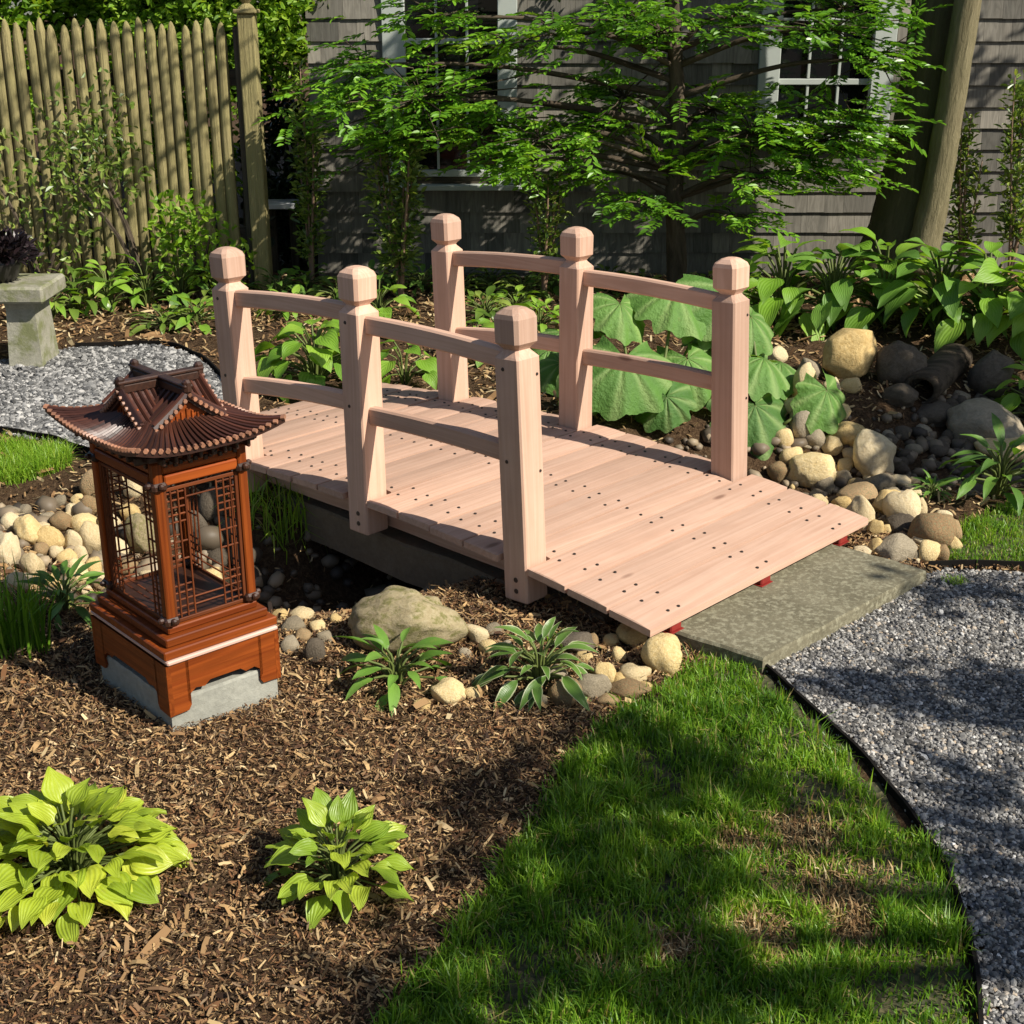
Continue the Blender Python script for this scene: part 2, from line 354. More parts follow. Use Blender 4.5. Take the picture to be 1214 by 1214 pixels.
M['postwood'] = m_bark('grey_post_wood', (.05, .042, .03), (.13, .11, .08), None, (2, 40, 40))
M['white'] = m_plain('white_paint', (.40, .435, .40), .5, 0, .4, 6, .12)
M['ledge'] = m_plain('chalky_paint', (.7, .7, .7), .5, 0, .4, 6, .1)
M['steel'] = m_plain('black_edging', (.010, .009, .008), .9, 0, .08)
M['pot'] = m_plain('dark_glazed_pot', (.02, .018, .016), .4)
M['bench'] = m_rock('bench_stone', [(.2, (.16, .15, .11)), (.5, (.26, .25, .19)), (.85, (.36, .35, .28))], ((.16, .17, .08), 9), 7)
def m_glass():
    m, nt, N, Lk, B = nm('window_glass'); B.inputs['Base Color'].default_value = (.006, .007, .008, 1); B.inputs['Roughness'].default_value = .04; B.inputs['Specular IOR Level'].default_value = .35
    n = noise(N, Lk, coords(N), 1.3, 2); bump(N, Lk, n.outputs[0], B, .06, .03); return m
M['glass'] = m_glass()
M['shingle'] = m_wood('cedar_shingle', (.15, .147, .13), (.22, .212, .185), (.085, .08, .068), .9, 30, False, .1, var=.5)
def m_ground():
    m, nt, N, Lk, B = nm('soil'); co = coords(N)
    n = noise(N, Lk, co, 3, 6, .6); n2 = noise(N, Lk, co, 70, 5, .7)
    r = ramp(N, [(.25, (.022, .013, .008)), (.5, (.075, .045, .024)), (.75, (.17, .115, .065))]); Lk.new(n2.outputs[0], r.inputs[0])
    c = mix(N, Lk, .5, r.outputs[0], mix(N, Lk, n.outputs[0], (.5, .5, .5), (1.4, 1.4, 1.4)), 'MULTIPLY')
    Lk.new(c, B.inputs['Base Color']); B.inputs['Roughness'].default_value = .95; B.inputs['Specular IOR Level'].default_value = .1
    bump(N, Lk, n2.outputs[0], B, 1.0, .02); return m
M['soil'] = m_ground()
def m_bed(name, lo, hi, s):
    m, nt, N, Lk, B = nm(name); co = coords(N); v = N.new('ShaderNodeTexVoronoi'); v.inputs['Scale'].default_value = s; Lk.new(co, v.inputs['Vector'])
    sx = N.new('ShaderNodeSeparateColor'); Lk.new(v.outputs['Color'], sx.inputs[0])
    Lk.new(mix(N, Lk, sx.outputs[0], lo, hi), B.inputs['Base Color']); B.inputs['Roughness'].default_value = .9
    bump(N, Lk, v.outputs['Distance'], B, 1, .01); return m
M['gbed'] = m_bed('gravel_bed', (.03, .031, .034), (.2, .2, .21), 75)
M['gbedpale'] = m_bed('pale_gravel_bed', (.10, .10, .11), (.42, .43, .44), 60)
M['lawnsoil'] = m_bed('lawn_soil', (.03, .035, .012), (.085, .075, .03), 60)
# ------------------------------------------------------------------ ground
def grid_axis(lo, hi, a, b, step):
    mid = np.arange(a, b, step); out = []
    g = step; x = a
    while x > lo: g *= 1.25; x -= g; out.append(x)
    out = out[::-1]; g = step; x = b; r_ = [b]
    while x < hi: g *= 1.25; x += g; r_.append(x)
    return np.concatenate([out, mid, r_])
gx = grid_axis(-80, 80, -2.9, 3.4, .035); gy = grid_axis(-60, 120, 1.2, 8.8, .035)
X, Y = np.meshgrid(gx, gy); Z = H(X, Y); nx, ny = len(gx), len(gy)
mb = MB(); ii = (np.arange(ny-1)[:, None]*nx+np.arange(nx-1)[None]).ravel()
mb.add(np.stack([X, Y, Z], -1).reshape(-1, 3), np.stack([ii, ii+1, ii+nx+1, ii+nx], 1), 0, .5)
tag(mb.build('ground', M['soil'], smooth=True), kind='structure')
def sheet(name, poly, mat, dz, step=.04):
    poly = np.asarray(poly)[:, :2]; x0, y0 = poly.min(0); x1, y1 = poly.max(0)
    xs = np.arange(x0, x1+step, step); ys = np.arange(y0, y1+step, step); X, Y = np.meshgrid(xs, ys)
    ok = pip(poly, X, Y); n = len(xs); V = np.stack([X, Y, H(X, Y)+dz], -1).reshape(-1, 3)
    f = []
    for j in range(len(ys)-1):
        for i in range(n-1):
            if ok[j, i] and ok[j, i+1] and ok[j+1, i] and ok[j+1, i+1]: f.append((j*n+i, j*n+i+1, (j+1)*n+i+1, (j+1)*n+i))
    mb = MB(); mb.add(V, np.array(f), 0, .5); return tag(mb.build(name, mat, smooth=True), kind='structure')
EDGE = [G(*p) for p in [(822, 762), (862, 776), (905, 794), (962, 846), (1012, 892), (1062, 945), (1108, 1008), (1138, 1075), (1154, 1140), (1162, 1214), (1166, 1330), (1166, 1500)]]
GRAV_R = EDGE[2:] + [np.array([2.6, 1.2, 0]), np.array([5, 1.5, 0]), np.array([5, 4.35, 0]), G(1400, 684), G(1214, 680), G(1120, 676), G(1100, 683)]
GRAV_L = [np.array([-4.5, 4.6, 0]), G(-60, 512), G(0, 513), G(60, 522), G(112, 541), G(180, 556), G(262, 545), G(285, 500), G(268, 455), G(230, 425), G(180, 414), G(90, 416), G(0, 432), np.array([-4.5, 6.6, 0])]
LAWN = EDGE[:2][::-1] + [G(840, 792), G(800, 806), G(750, 838), G(700, 880), G(668, 920), G(640, 960), G(600, 1030), G(560, 1090), G(505, 1160), G(455, 1214), G(330, 1330), G(250, 1500)] + EDGE[2:][::-1]
LAWN_R = [G(1122, 671), G(1120, 650), G(1140, 628), G(1180, 604), G(1214, 592), np.array([3.5, 4.9, 0]), np.array([4, 4.2, 0]), G(1214, 675)]
TUFT_L = [G(-60, 530), G(0, 515), G(40, 530), G(62, 548), G(40, 566), G(0, 572), G(-60, 575)]
sheet('gravel_path', GRAV_R, M['gbed'], .004); sheet('gravel_court', GRAV_L, M['gbedpale'], .004)
sheet('lawn_soil', LAWN, M['lawnsoil'], .004); sheet('lawn_soil', LAWN_R, M['lawnsoil'], .004)
# ------------------------------------------------------------------ scatter stuff
def sample(poly, n):
    poly = np.asarray(poly)[:, :2]; lo = poly.min(0); hi = poly.max(0)
    x = RNG.uniform(lo[0], hi[0], n); y = RNG.uniform(lo[1], hi[1], n)
    k = pip(poly, x, y); return x[k], y[k]
def inview(x, y, m=.12):
    d = y*cp+CH*sp; u = x/d*F/607; v = (CH*cp-y*sp)/d*F/607
    return (np.abs(u) < 1+m+.38) & (v < 1+m) & (v > -1-m)
_t = (1+5**.5)/2
ICO_V = np.array([(-1, _t, 0), (1, _t, 0), (-1, -_t, 0), (1, -_t, 0), (0, -1, _t), (0, 1, _t), (0, -1, -_t), (0, 1, -_t), (_t, 0, -1), (_t, 0, 1), (-_t, 0, -1), (-_t, 0, 1)])/math.hypot(1, _t)
ICO_F = np.array([(0, 11, 5), (0, 5, 1), (0, 1, 7), (0, 7, 10), (0, 10, 11), (1, 5, 9), (5, 11, 4), (11, 10, 2), (10, 7, 6), (7, 1, 8), (3, 9, 4), (3, 4, 2), (3, 2, 6), (3, 6, 8), (3, 8, 9), (4, 9, 5), (2, 4, 11), (6, 2, 10), (8, 6, 7), (9, 8, 1)])
def stones_stuff(x, y, r, dz=0.0, flat=.65, jit=.28):
    n = len(x); P = ICO_V[None]*(1+RNG.uniform(-jit, jit, (n, 12, 1)))
    P = P*np.stack([RNG.uniform(.8, 1.35, n), RNG.uniform(.65, 1, n), RNG.uniform(flat*.7, flat*1.2, n)], -1)[:, None]
    a = RNG.uniform(0, 2*PI, n); b = RNG.normal(0, .35, n); ca, sa, cb, sb = np.cos(a), np.sin(a), np.cos(b), np.sin(b)
    px_, pz_ = P[..., 0]*cb[:, None]+P[..., 2]*sb[:, None], -P[..., 0]*sb[:, None]+P[..., 2]*cb[:, None]
    Q = np.stack([px_*ca[:, None]-P[..., 1]*sa[:, None], px_*sa[:, None]+P[..., 1]*ca[:, None], pz_], -1)*r[:, None, None]
    Q += np.stack([x, y, H(x, y)+dz+r*.25*RNG.uniform(.2, 1.6, n)], -1)[:, None]
    return Q.reshape(-1, 3), (np.arange(n)[:, None, None]*12+ICO_F[None]).reshape(-1, 3)
def gravel(name, poly, n, r0, mat, smooth=False):
    x, y = sample(poly, n); k = inview(x, y); x, y = x[k], y[k]
    k = RNG.random(len(x)) < np.clip(3.6/np.hypot(x, y), 0, 1); x, y = x[k], y[k]
    r = r0*np.exp(RNG.normal(0, .28, len(x)))*np.clip(np.hypot(x, y)/3.6, 1, 1.6)
    V, Fc = stones_stuff(x, y, r, .004); mb = MB(); mb.add(V, Fc, 0, np.repeat(RNG.random(len(x)), 12))
    return tag(mb.build(name, mat, smooth=smooth), kind='stuff')
gravel('gravel', GRAV_R, 330000, .0048, M['gravel'])
gravel('gravel', GRAV_L, 150000, .0060, M['gravelpale'])
def blades(mb, x, y, L, W, rnd, lean=.55, z=None, dirn=None):
    n = len(x); a = RNG.uniform(0, 2*PI, n) if dirn is None else dirn; ln = np.abs(RNG.normal(0, lean, n))
    d = np.stack([np.cos(a), np.sin(a), np.zeros(n)], -1); s = np.stack([-np.sin(a), np.cos(a), np.zeros(n)], -1)
    tw = RNG.normal(0, .8, n); s = s*np.cos(tw)[:, None]+d*np.sin(tw)[:, None]
    z = H(x, y) if z is None else z
    p = np.stack([x, y, z], -1); V = []; up = np.array([0, 0, 1.])
    for t, w in ((0, .8), (.5, 1.0)):
        c = p+up*(L*t*np.cos(ln*t))[:, None]+d*(L*t*np.sin(ln*t*1.2))[:, None]
        V += [c-s*(W*w/2)[:, None], c+s*(W*w/2)[:, None]]
    V.append(p+up*(L*np.cos(ln))[:, None]*.95+d*(L*np.sin(ln*1.2))[:, None])
    V = np.stack(V, 1).reshape(-1, 3); b = (np.arange(n)*5)[:, None]
    mb.add(V, b+np.array([0, 1, 3, 2]), 0, np.repeat(rnd, 5)); mb.add(np.zeros((0, 3)), np.zeros((0, 3), int), 0, np.zeros(0))
    mb.L.append((b+np.array([2, 3, 4])-0+mb.n-n*5).ravel()); mb.S.append(np.full(n, 3)); mb.M.append(np.zeros(n, int))
BARE = [(G(955, 990), .09), (G(875, 1000), .07), (G(985, 1060), .10), (G(900, 1110), .09), (G(800, 1130), .06), (G(1010, 1105), .06), (G(720, 1160), .05)]
def grass(name, poly, n, L0, bare=(), w=.0031):
    x, y = sample(poly, n); k = inview(x, y); ed, et = segdist([tuple(p[:2]) for p in EDGE], x, y)
    k &= ed > np.where(et < 1.0, .035+.03*vnoise(x*11, y*11), .006)
    x = x+RNG.normal(0, .012, len(x)); y = y+RNG.normal(0, .012, len(x)); x, y = x[k], y[k]
    f = fbm(x*5, y*5, 3); hgt = .2+.6*f+1.3*np.clip(vnoise(x*19+5, y*19)-.4, 0, 1); keep = np.ones(len(x)); dry = np.zeros(len(x))
    for c, r in bare:
        q = np.clip(2.2*np.exp(-((x-c[0])**2+(y-c[1])**2)/r**2*(.5+1.5*vnoise(x*14, y*14)))-.75, 0, 1); keep *= 1-.93*q; hgt *= 1-.55*q; dry = np.maximum(dry, q)
    k = RNG.random(len(x)) < keep*np.clip(2.4*fbm(x*9+9, y*9)-.55, .12, 1); x, y, hgt, dry = x[k], y[k], hgt[k], dry[k]
    rn = np.clip(.12+.3*vnoise(x*3+3, y*3)+.35*vnoise(x*13+3, y*13)+RNG.normal(0, .2, len(x)), 0, .9); rn = np.where(RNG.random(len(x)) < .05+.6*dry, .99, rn)
    mb = MB(); blades(mb, x, y, L0*hgt*np.exp(RNG.normal(0, .25, len(x))), w*np.exp(RNG.normal(0, .2, len(x))), rn)
    return tag(mb.build(name, M['grass']), kind='stuff')
grass('lawn_grass', LAWN, 190000, .052, BARE)
grass('lawn_grass', LAWN_R, 60000, .04)
# mulch chips
def chips(name, n, poly, mat, lmin, lmax, bias=0.0, far=3.0, power=1.0, mask=True):
    x, y = sample(poly, n); k = inview(x, y); x, y = x[k], y[k]
    D = np.hypot(x, y); k = RNG.random(len(x)) < np.clip(far/D, 0, 1)**power
    if mask:
        for P in (GRAV_R, GRAV_L, LAWN, LAWN_R): k &= ~pip(P, x, y)
        k &= (H(x, y) > -.10) | (RNG.random(len(x)) < .15)
    x, y, D = x[k], y[k], D[k]; n = len(x)
    L = (lmin+(lmax-lmin)*RNG.beta(.9, 2.2, n)*1.25)*np.clip(D/far, 1, 1.9)*np.where(RNG.random(n) < .04, 2.0, 1); W = L*RNG.uniform(.10, .32, n)
    a = RNG.uniform(0, PI, n); tl = RNG.normal(0, .35, n)
    d = np.stack([np.cos(a)*np.cos(tl), np.sin(a)*np.cos(tl), np.sin(tl)], -1); roll = RNG.normal(0, .5, n)
    s0 = np.stack([-np.sin(a), np.cos(a), np.zeros(n)], -1); u0 = np.cross(d, s0); s = s0*np.cos(roll)[:, None]+u0*np.sin(roll)[:, None]; u = np.cross(d, s)
    c = np.stack([x, y, H(x, y)+.004+np.abs(np.sin(tl))*L*.4+RNG.uniform(0, .012, n)], -1)
    L, W = L[:, None], W[:, None]; bow = RNG.normal(0, .12, n)[:, None]*L
    V = np.stack([c-d*L/2-s*W*.35, c-d*L/2+s*W*.4, c+u*bow+s*W*.5, c+d*L/2+s*W*.3, c+d*L/2-s*W*.4, c+u*bow-s*W*.5], 1).reshape(-1, 3)
    b = (np.arange(n)*6)[:, None]; Fc = np.concatenate([b+np.array([0, 1, 2, 5]), b+np.array([5, 2, 3, 4])])
    rn = np.clip(RNG.beta(1.5, 2.0, n)+bias+.25*(fbm(x*4, y*4)-.5), 0, 1)
    mb = MB(); mb.add(V, Fc, 0, np.repeat(rn, 6)); return tag(mb.build(name, mat), kind='stuff')
chips('mulch', 440000, [(-3.0, 1.5), (1.6, 1.5), (1.6, 4.4), (-3.0, 4.4)], M['mulch'], .004, .021)
chips('leaf_litter', 40000, [(-4, 4.4), (4.5, 4.4), (5, 8.7), (-4, 8.7)], M['litter'], .018, .045, 0, 5)
chips('leaf_litter', 2600, [(-3.0, 1.5), (.6, 1.5), (1.0, 4.2), (-3.0, 4.2)], M['litter'], .02, .045, 0, 3)
BAREP = [(-.2, 1.6), (1.3, 1.6), (1.3, 2.6), (-.2, 2.6)]
x_ = []
for c, r in BARE:
    n = int(9000*r); x_.append(np.stack([c[0]+RNG.normal(0, r*.75, n), c[1]+RNG.normal(0, r*.75, n)], -1))
x_ = np.concatenate(x_); x_ = x_[pip(LAWN, x_[:, 0], x_[:, 1])]
mb = MB(); n = len(x_); blades(mb, x_[:, 0], x_[:, 1], RNG.uniform(.015, .04, n), RNG.uniform(.002, .0045, n), np.clip(RNG.normal(.45, .2, n), 0, .9), 1.2)
tag(mb.build('dry_thatch_grass', M['litter']), kind='stuff')
# creek pebbles
x, y = RNG.uniform(-2, 3.8, 9000), RNG.uniform(3.6, 6.9, 9000); d, _ = segdist(CREEK, x, y)
k = (d < .5+.12*RNG.normal(size=len(x))) & (H(x, y) < -.045); x, y = x[k], y[k]
r = .022*np.exp(RNG.normal(0, .4, len(x))); V, Fc = stones_stuff(x, y, r, 0, .75, .12)
mb = MB(); mb.add(V, Fc, 0, np.repeat(RNG.random(len(x)), 12)); tag(mb.build('creek_pebbles', M['pebble'], smooth=True), kind='stuff')
# ------------------------------------------------------------------ steel edging
def edging(pts, h, label):
    mb = MB(); P = smoothpath([p[:2] for p in pts], 5); n = len(P); tg = np.gradient(P, axis=0); nr = np.stack([-tg[:, 1], tg[:, 0]], -1); nr /= np.linalg.norm(nr, axis=1)[:, None]
    z = H(P[:, 0], P[:, 1]); V = []
    for sgn, zz in ((-1, -.03), (-1, h), (1, h), (1, -.03)): V.append(np.column_stack([P+nr*sgn*.004, z+zz]))
    V = np.stack(V, 1).reshape(-1, 3); Fc = [[i*4+j, i*4+(j+1) % 4, (i+1)*4+(j+1) % 4, (i+1)*4+j] for i in range(n-1) for j in range(4)]
    mb.add(V, Fc); tag(mb.build('path_edging', M['steel']), label, 'edging')
edging(EDGE, .022, 'long curving black edging strip between the front lawn and grey gravel')
edging([G(*p) for p in [(1100, 676), (1150, 674), (1214, 676), (1300, 680)]], .03, 'short straight black edging strip behind the gravel, along the small back lawn')
edging(GRAV_L[1:12], .03, 'curved dark edging strip round the pale gravel court behind the lantern')
# ------------------------------------------------------------------ flagstone + old slab
def prism(mb, poly, z0, z1, jit=.0):
    P = np.asarray(poly)[:, :2]; out = []
    for a, b in zip(P, np.roll(P, -1, 0)):
        for t in np.linspace(0, 1, 9, endpoint=False): out.append(a+(b-a)*t+RNG.normal(0, jit, 2))
    P = np.array(out); n = len(P); c = P.mean(0); ins = c+(P-c)*.985
    V = np.concatenate([np.column_stack([P, np.full(n, z0)]), np.column_stack([P, np.full(n, z1-.008)]), np.column_stack([ins, np.full(n, z1)])])
    Fc = [[k*n+i, k*n+(i+1) % n, (k+1)*n+(i+1) % n, (k+1)*n+i] for k in range(2) for i in range(n)]+[[2*n+i for i in range(n)]]
    mb.add(V, Fc)
mb = MB(); prism(mb, [G(775, 740, .046), G(905, 781, .046), G(1100, 675, .046), G(985, 643, .046)], -.07, .046, .002)
tag(mb.build('stone_slab', M['slab']), 'flat mossy grey flagstone at the near foot of the bridge beside the gravel', 'stone slab')
BY = R(-43.4); U = np.array([math.cos(BY), math.sin(BY), 0]); Vv = np.array([-math.sin(BY), math.cos(BY), 0]); BO = np.array([-.117, 4.575, 0])
def W_(u, v, z): return BO+U*u+Vv*v+np.array([0, 0, z])
mb = MB(); prism(mb, [W_(-.95, -.47, 0), W_(.98, -.47, 0), W_(.98, .47, 0), W_(-.95, .47, 0)], -.12, .015, .008)
tag(mb.build('footbridge_slab', M['slabdark']), 'long dark brown stone slab lying under the wooden bridge across the stream gully', 'stone slab')
# ------------------------------------------------------------------ garden bridge
br = empty('garden_bridge', tuple(BO), BY, 'pale cedar arched garden bridge with six square posts and double railings', 'bridge')
E_ = 1.222; HB = .575
def zt(u): return .10+.05*(E_**2-u*u)
ARU, AFU = -.661, .705
def curvebox(mb, u0, u1, v0, v1, ztop, zbot, n=3, b=.004, rnd=None):
    """board that follows the arch, lightly chamfered along its top edges; grain along v"""
    us = np.linspace(u0, u1, n); V = []; off = RNG.uniform(0, 20, 3)
    for i, u in enumerate(us):
        t, bt = ztop(u), zbot(u); e = b if i in (0, n-1) else 0
        V += [(u, v0, bt), (u, v0, t-b), (u, v0+b, t-e), (u, v1-b, t-e), (u, v1, t-b), (u, v1, bt)]
    V = np.array(V); Fc = [[i*6+j, i*6+(j+1) % 6, (i+1)*6+(j+1) % 6, (i+1)*6+j][::-1] for i in range(n-1) for j in range(6)]
    Fc += [list(range(6)), [(n-1)*6+j for j in range(6)][::-1]]
    return V, Fc, off
seams = []
def fillu(a, b, n): return list(zip(np.linspace(a, b, n+1)[:-1], np.linspace(a, b, n+1)[1:]))
ph = .056; pl = []
for (a, b, n) in ((-E_, ARU-ph, 4), (ARU+ph, -ph, 4), (ph, AFU-ph, 4), (AFU+ph, E_, 3)): pl += [(p, q, HB) for p, q in fillu(a, b, n)]
pl += [(c-ph, c+ph, .467) for c in (ARU, 0, AFU)]; pl.sort()
mb = MB()
def disc(mb, c, r, m, n=10, axis='z', h=.0015):
    V = []
    for k in range(n):
        a = 2*PI*k/n; V.append((math.cos(a)*r, math.sin(a)*r))
    V = np.array(V); c = np.asarray(c)
    if axis == 'z': P0 = np.column_stack([V, np.zeros(n)]); d = np.array([0, 0, h])
    elif axis == 'v-': P0 = np.column_stack([V[:, 0], np.zeros(n), V[:, 1]]); d = np.array([0, -h, 0])
    else: P0 = np.column_stack([np.zeros(n), V]); d = np.array([h, 0, 0])
    mb.add(np.concatenate([P0+c-d, P0*.85+c+d]), [[i, (i+1) % n, n+(i+1) % n, n+i] for i in range(n)]+[[n+i for i in range(n)]], m)
for (a, b, hb) in pl:
    g = .0048; dz = random.uniform(-.0025, .0025); jl, jr = RNG.normal(0, .002, 2)
    V, Fc, off = curvebox(mb, a+g, b-g, -hb+jl, hb+jr, lambda u: zt(u)+dz, lambda u: zt(u)+dz-.024, 4, .003)
    mb.add(V, Fc, 0, None, V[:, [1, 0, 2]]+off)
    for v0 in (-.43, 0, .43):
        for uu in ((a+b)/2-(b-a)*.27, (a+b)/2+(b-a)*.27):
            for dv in (-.03, .03) if hb > .5 else (0,):
                u = uu+random.uniform(-.006, .006); disc(mb, (u, v0+dv+random.uniform(-.01, .01), zt(u)+dz+.0006), .0052, 1)
mb.build('deck', [M['cedar'], M['screw']], br)
def beam(v, name='side_beam'):
    mb = MB(); n = 22; us = np.linspace(-E_+.02, E_-.02, n); off = RNG.uniform(0, 20, 3); V = []
    for u in us:
        t = zt(u)-.0245; b = max(.048, zt(u)-.122) if abs(u) < 1.15 else zt(u)-.03
        V += [(u, v-.02, b), (u, v-.02, t), (u, v+.02, t), (u, v+.02, b)]
    V = np.array(V); Fc = [[i*4+j, i*4+(j+1) % 4, (i+1)*4+(j+1) % 4, (i+1)*4+j][::-1] for i in range(n-1) for j in range(4)]+[[0, 1, 2, 3], [(n-1)*4+j for j in (3, 2, 1, 0)]]
    mb.add(V, Fc, 0, None, V+off)
    if abs(v) > .1:
        for u in (-.95, -.4, .3, .52, .95): disc(mb, (u, v+(-.0206 if v < 0 else .0206), zt(u)-.06), .007, 1, 10, 'v-')
    mb.build(name, [M['cedar'], M['screw']], br)
beam(-.445); beam(.445); beam(0, 'centre_beam')
for v in (-.445, 0, .445):
    for u in (1.185, -1.185):
        mb = MB(); cbox(mb, (u, v, .0625), (.05, .05, .030), .004); cbox(mb, (u, v, .0473), (.06, .06, .002), .0005); o = mb.build('foot_block', M['redfoot'], br); o['label'] = 'dark red foot block under the deck end'
def sqring(h, c, z): return [(-h, -h+c, z), (-h, h-c, z), (-h+c, h, z), (h-c, h, z), (h, h-c, z), (h, -h+c, z), (h-c, -h, z), (-h+c, -h, z)]
def loft(mb, rings, m=0):
    k = len(rings[0]); V = np.array([p for r in rings for p in r]); n = len(rings)
    Fc = [[i*k+j, (i+1)*k+j, (i+1)*k+(j+1) % k, i*k+(j+1) % k][::-1] for i in range(n-1) for j in range(k)]
    Fc += [list(range(k)), [(n-1)*k+j for j in range(k)][::-1]]
    mb.add(V, [f[::-1] for f in Fc], m, None, V[:, [2, 1, 0]]+RNG.uniform(0, 20, 3))
PH = .741
for (i, u0) in ((-1, ARU), (0, 0.0), (1, AFU)):
    for sgn in (-1, 1):
        z0 = zt(u0); h = .0465; tilt = {-1: -.042, 0: -.012, 1: -.056}[i]
        pe = MB(); loft(pe, [sqring(h-.002, .004, -.128), sqring(h, .005, -.124), sqring(h, .005, PH-.142), sqring(h-.004, .007, PH-.136), sqring(h-.014, .008, PH-.124), sqring(h-.017, .008, PH-.118)])
        if sgn < 0:
            for zz in (-.095, -.06): disc(pe, (.004, -h-.0006, zz), .0085, 1, 12, 'v-')
            for zz in (.57, .30): disc(pe, (-.012, -h-.0006, zz), .006, 1, 10, 'v-')
        for zz in (.57, .285): disc(pe, (h+.0006, .03, zz-.02), .005, 1, 10, 'u')
        po = pe.build('post', [M['cedar'], M['screw']], br)
        po.location = (u0, sgn*.52, z0); po.rotation_euler = (0, tilt, 0)
        ce = MB(); loft(ce, [sqring(h-.017, .008, PH-.118), sqring(h-.012, .009, PH-.111), sqring(h, .010, PH-.098), sqring(h+.001, .010, PH-.03), sqring(h-.003, .012, PH-.017), sqring(h-.018, .012, PH-.004), sqring(h-.03, .008, PH)])
        ce.build('post_cap', [M['cedar']], po)
T_ = {ARU: -.042, 0.0: -.012, AFU: -.056}
for sgn in (-1, 1):
    for (ua, ub, za, zb) in ((ARU, 0.0, .565, .592), (ARU, 0.0, .262, .30), (0.0, AFU, .562, .583), (0.0, AFU, .268, .308)):
        mb = MB(); n = 9; V = []; off = RNG.uniform(0, 20, 3); hh = .029; ww = .017
        pa = ua+T_[ua]*za; pb = ub+T_[ub]*zb
        for k in range(n):
            t = k/(n-1); u = pa+(pb-pa)*t; z = zt(ua)+za+(zt(ub)+zb-zt(ua)-za)*t+.022*4*t*(1-t)*.42; c = .006
            for (y, q) in ((-ww, -hh+c), (-ww, hh-c), (-ww+c, hh), (ww-c, hh), (ww, hh-c), (ww, -hh+c), (ww-c, -hh), (-ww+c, -hh)): V.append((u, sgn*.52+y, z+q))
        V = np.array(V); Fc = [[i*8+j, i*8+(j+1) % 8, (i+1)*8+(j+1) % 8, (i+1)*8+j][::-1] for i in range(n-1) for j in range(8)]+[list(range(8)), [(n-1)*8+j for j in range(8)][::-1]]
        mb.add(V, Fc, 0, None, V+off); mb.build('rail', M['cedar'], br)
# ------------------------------------------------------------------ pagoda lantern
LC = np.array([-.843, 3.165, 0]); LA = R(42)
mb = MB(); prism(mb, [(-.150, -.19), (.150, -.19), (.150, .19), (-.150, .19)], -.03, .098, .0012)
cb = mb.build('concrete_block', M['concrete'], loc=tuple(LC)); cb.rotation_euler = (0, 0, LA)
tag(cb, 'pale grey concrete block the wooden pagoda lantern stands on', 'concrete block')
ln = empty('pagoda_lantern', tuple(LC), LA, 'orange brown wooden pagoda lantern with lattice sides and dark tiled roof', 'lantern')
HX, HY = .158, .198
def apron(L, face):       # bracket-foot apron panel, local x along, z up
    prof = [(-L, .06), (-L+.052, .062), (-L+.060, .075), (-L+.052, .09), (-L+.058, .104), (-L+.075, .116), (-L+.10, .112), (-L+.115, .124)]
    prof = prof+[(-x, z) for x, z in prof[::-1]]
    n = len(prof); top = .196
    V = []; 
    for y in (-.006, .006):
        V += [(x, y, z) for x, z in prof]+[(x, y, top) for x, z in prof]
    Fc = []
    for o, fl in ((0, 1), (2*n, -1)):
        for i in range(n-1):
            f = [o+i, o+i+1, o+n+i+1, o+n+i]; Fc.append(f if fl > 0 else f[::-1])
    for i in range(n-1): Fc.append([i, 2*n+i, 2*n+i+1, i+1])
    Fc += [[0, n, 3*n, 2*n], [n-1, 2*n+n-1, 3*n+n-1, n+n-1]]
    return np.array(V), Fc
for k, (L, dist, an) in enumerate(((HX, HY, 0), (HY, HX, PI/2), (HX, HY, PI), (HY, HX, 3*PI/2))):
    mb = MB(); V, Fc = apron(L, k); V = V+np.array([0, -dist+.0065, 0]); V2 = V@rotz(an).T
    mb.add(V2, Fc, 0, None, V+RNG.uniform(0, 9, 3)); mb.build('apron', M['lacquer'], ln)
mb = MB(); cbox(mb, (0, 0, .203), (2*HX-.006, 2*HY+.012, .011), .003); mb.build('pale_moulding', M['stripe'], ln)
mb = MB()
for (z, h, s) in ((.221, .023, .0), (.245, .022, .016), (.266, .018, .034)): cbox(mb, (0, 0, z), (2*(HX-s), 2*(HY-s), h), .003)
mb.build('plinth', M['lacquer'], ln)
mb = MB(); cbox(mb, (0, 0, .2766), (2*(HX-.05), 2*(HY-.05), .003), .001); mb.build('floor_panel', M['darkwood'], ln)
PX, PY = HX-.046, HY-.046; Z0, Z1 = .276, .640
for sx in (-1, 1):
    for sy in (-1, 1):
        mb = MB(); cbox(mb, (sx*PX, sy*PY, (Z0+Z1+.05)/2), (.024, .024, Z1+.05-Z0), .003, tcs='z'); po = mb.build('post', M['lacquer'], ln)
        for z in (Z0+.013, Z1-.008):
            mb = MB(); cbox(mb, (sx*PX, sy*PY, z), (.04, .04, .022), .006); cbox(mb, (sx*(PX+.022), sy*PY, z+.004), (.016, .014, .014), .004); cbox(mb, (sx*PX, sy*(PY+.022), z+.004), (.014, .016, .014), .004)
            mb.build('collar', M['darkwood'], po)
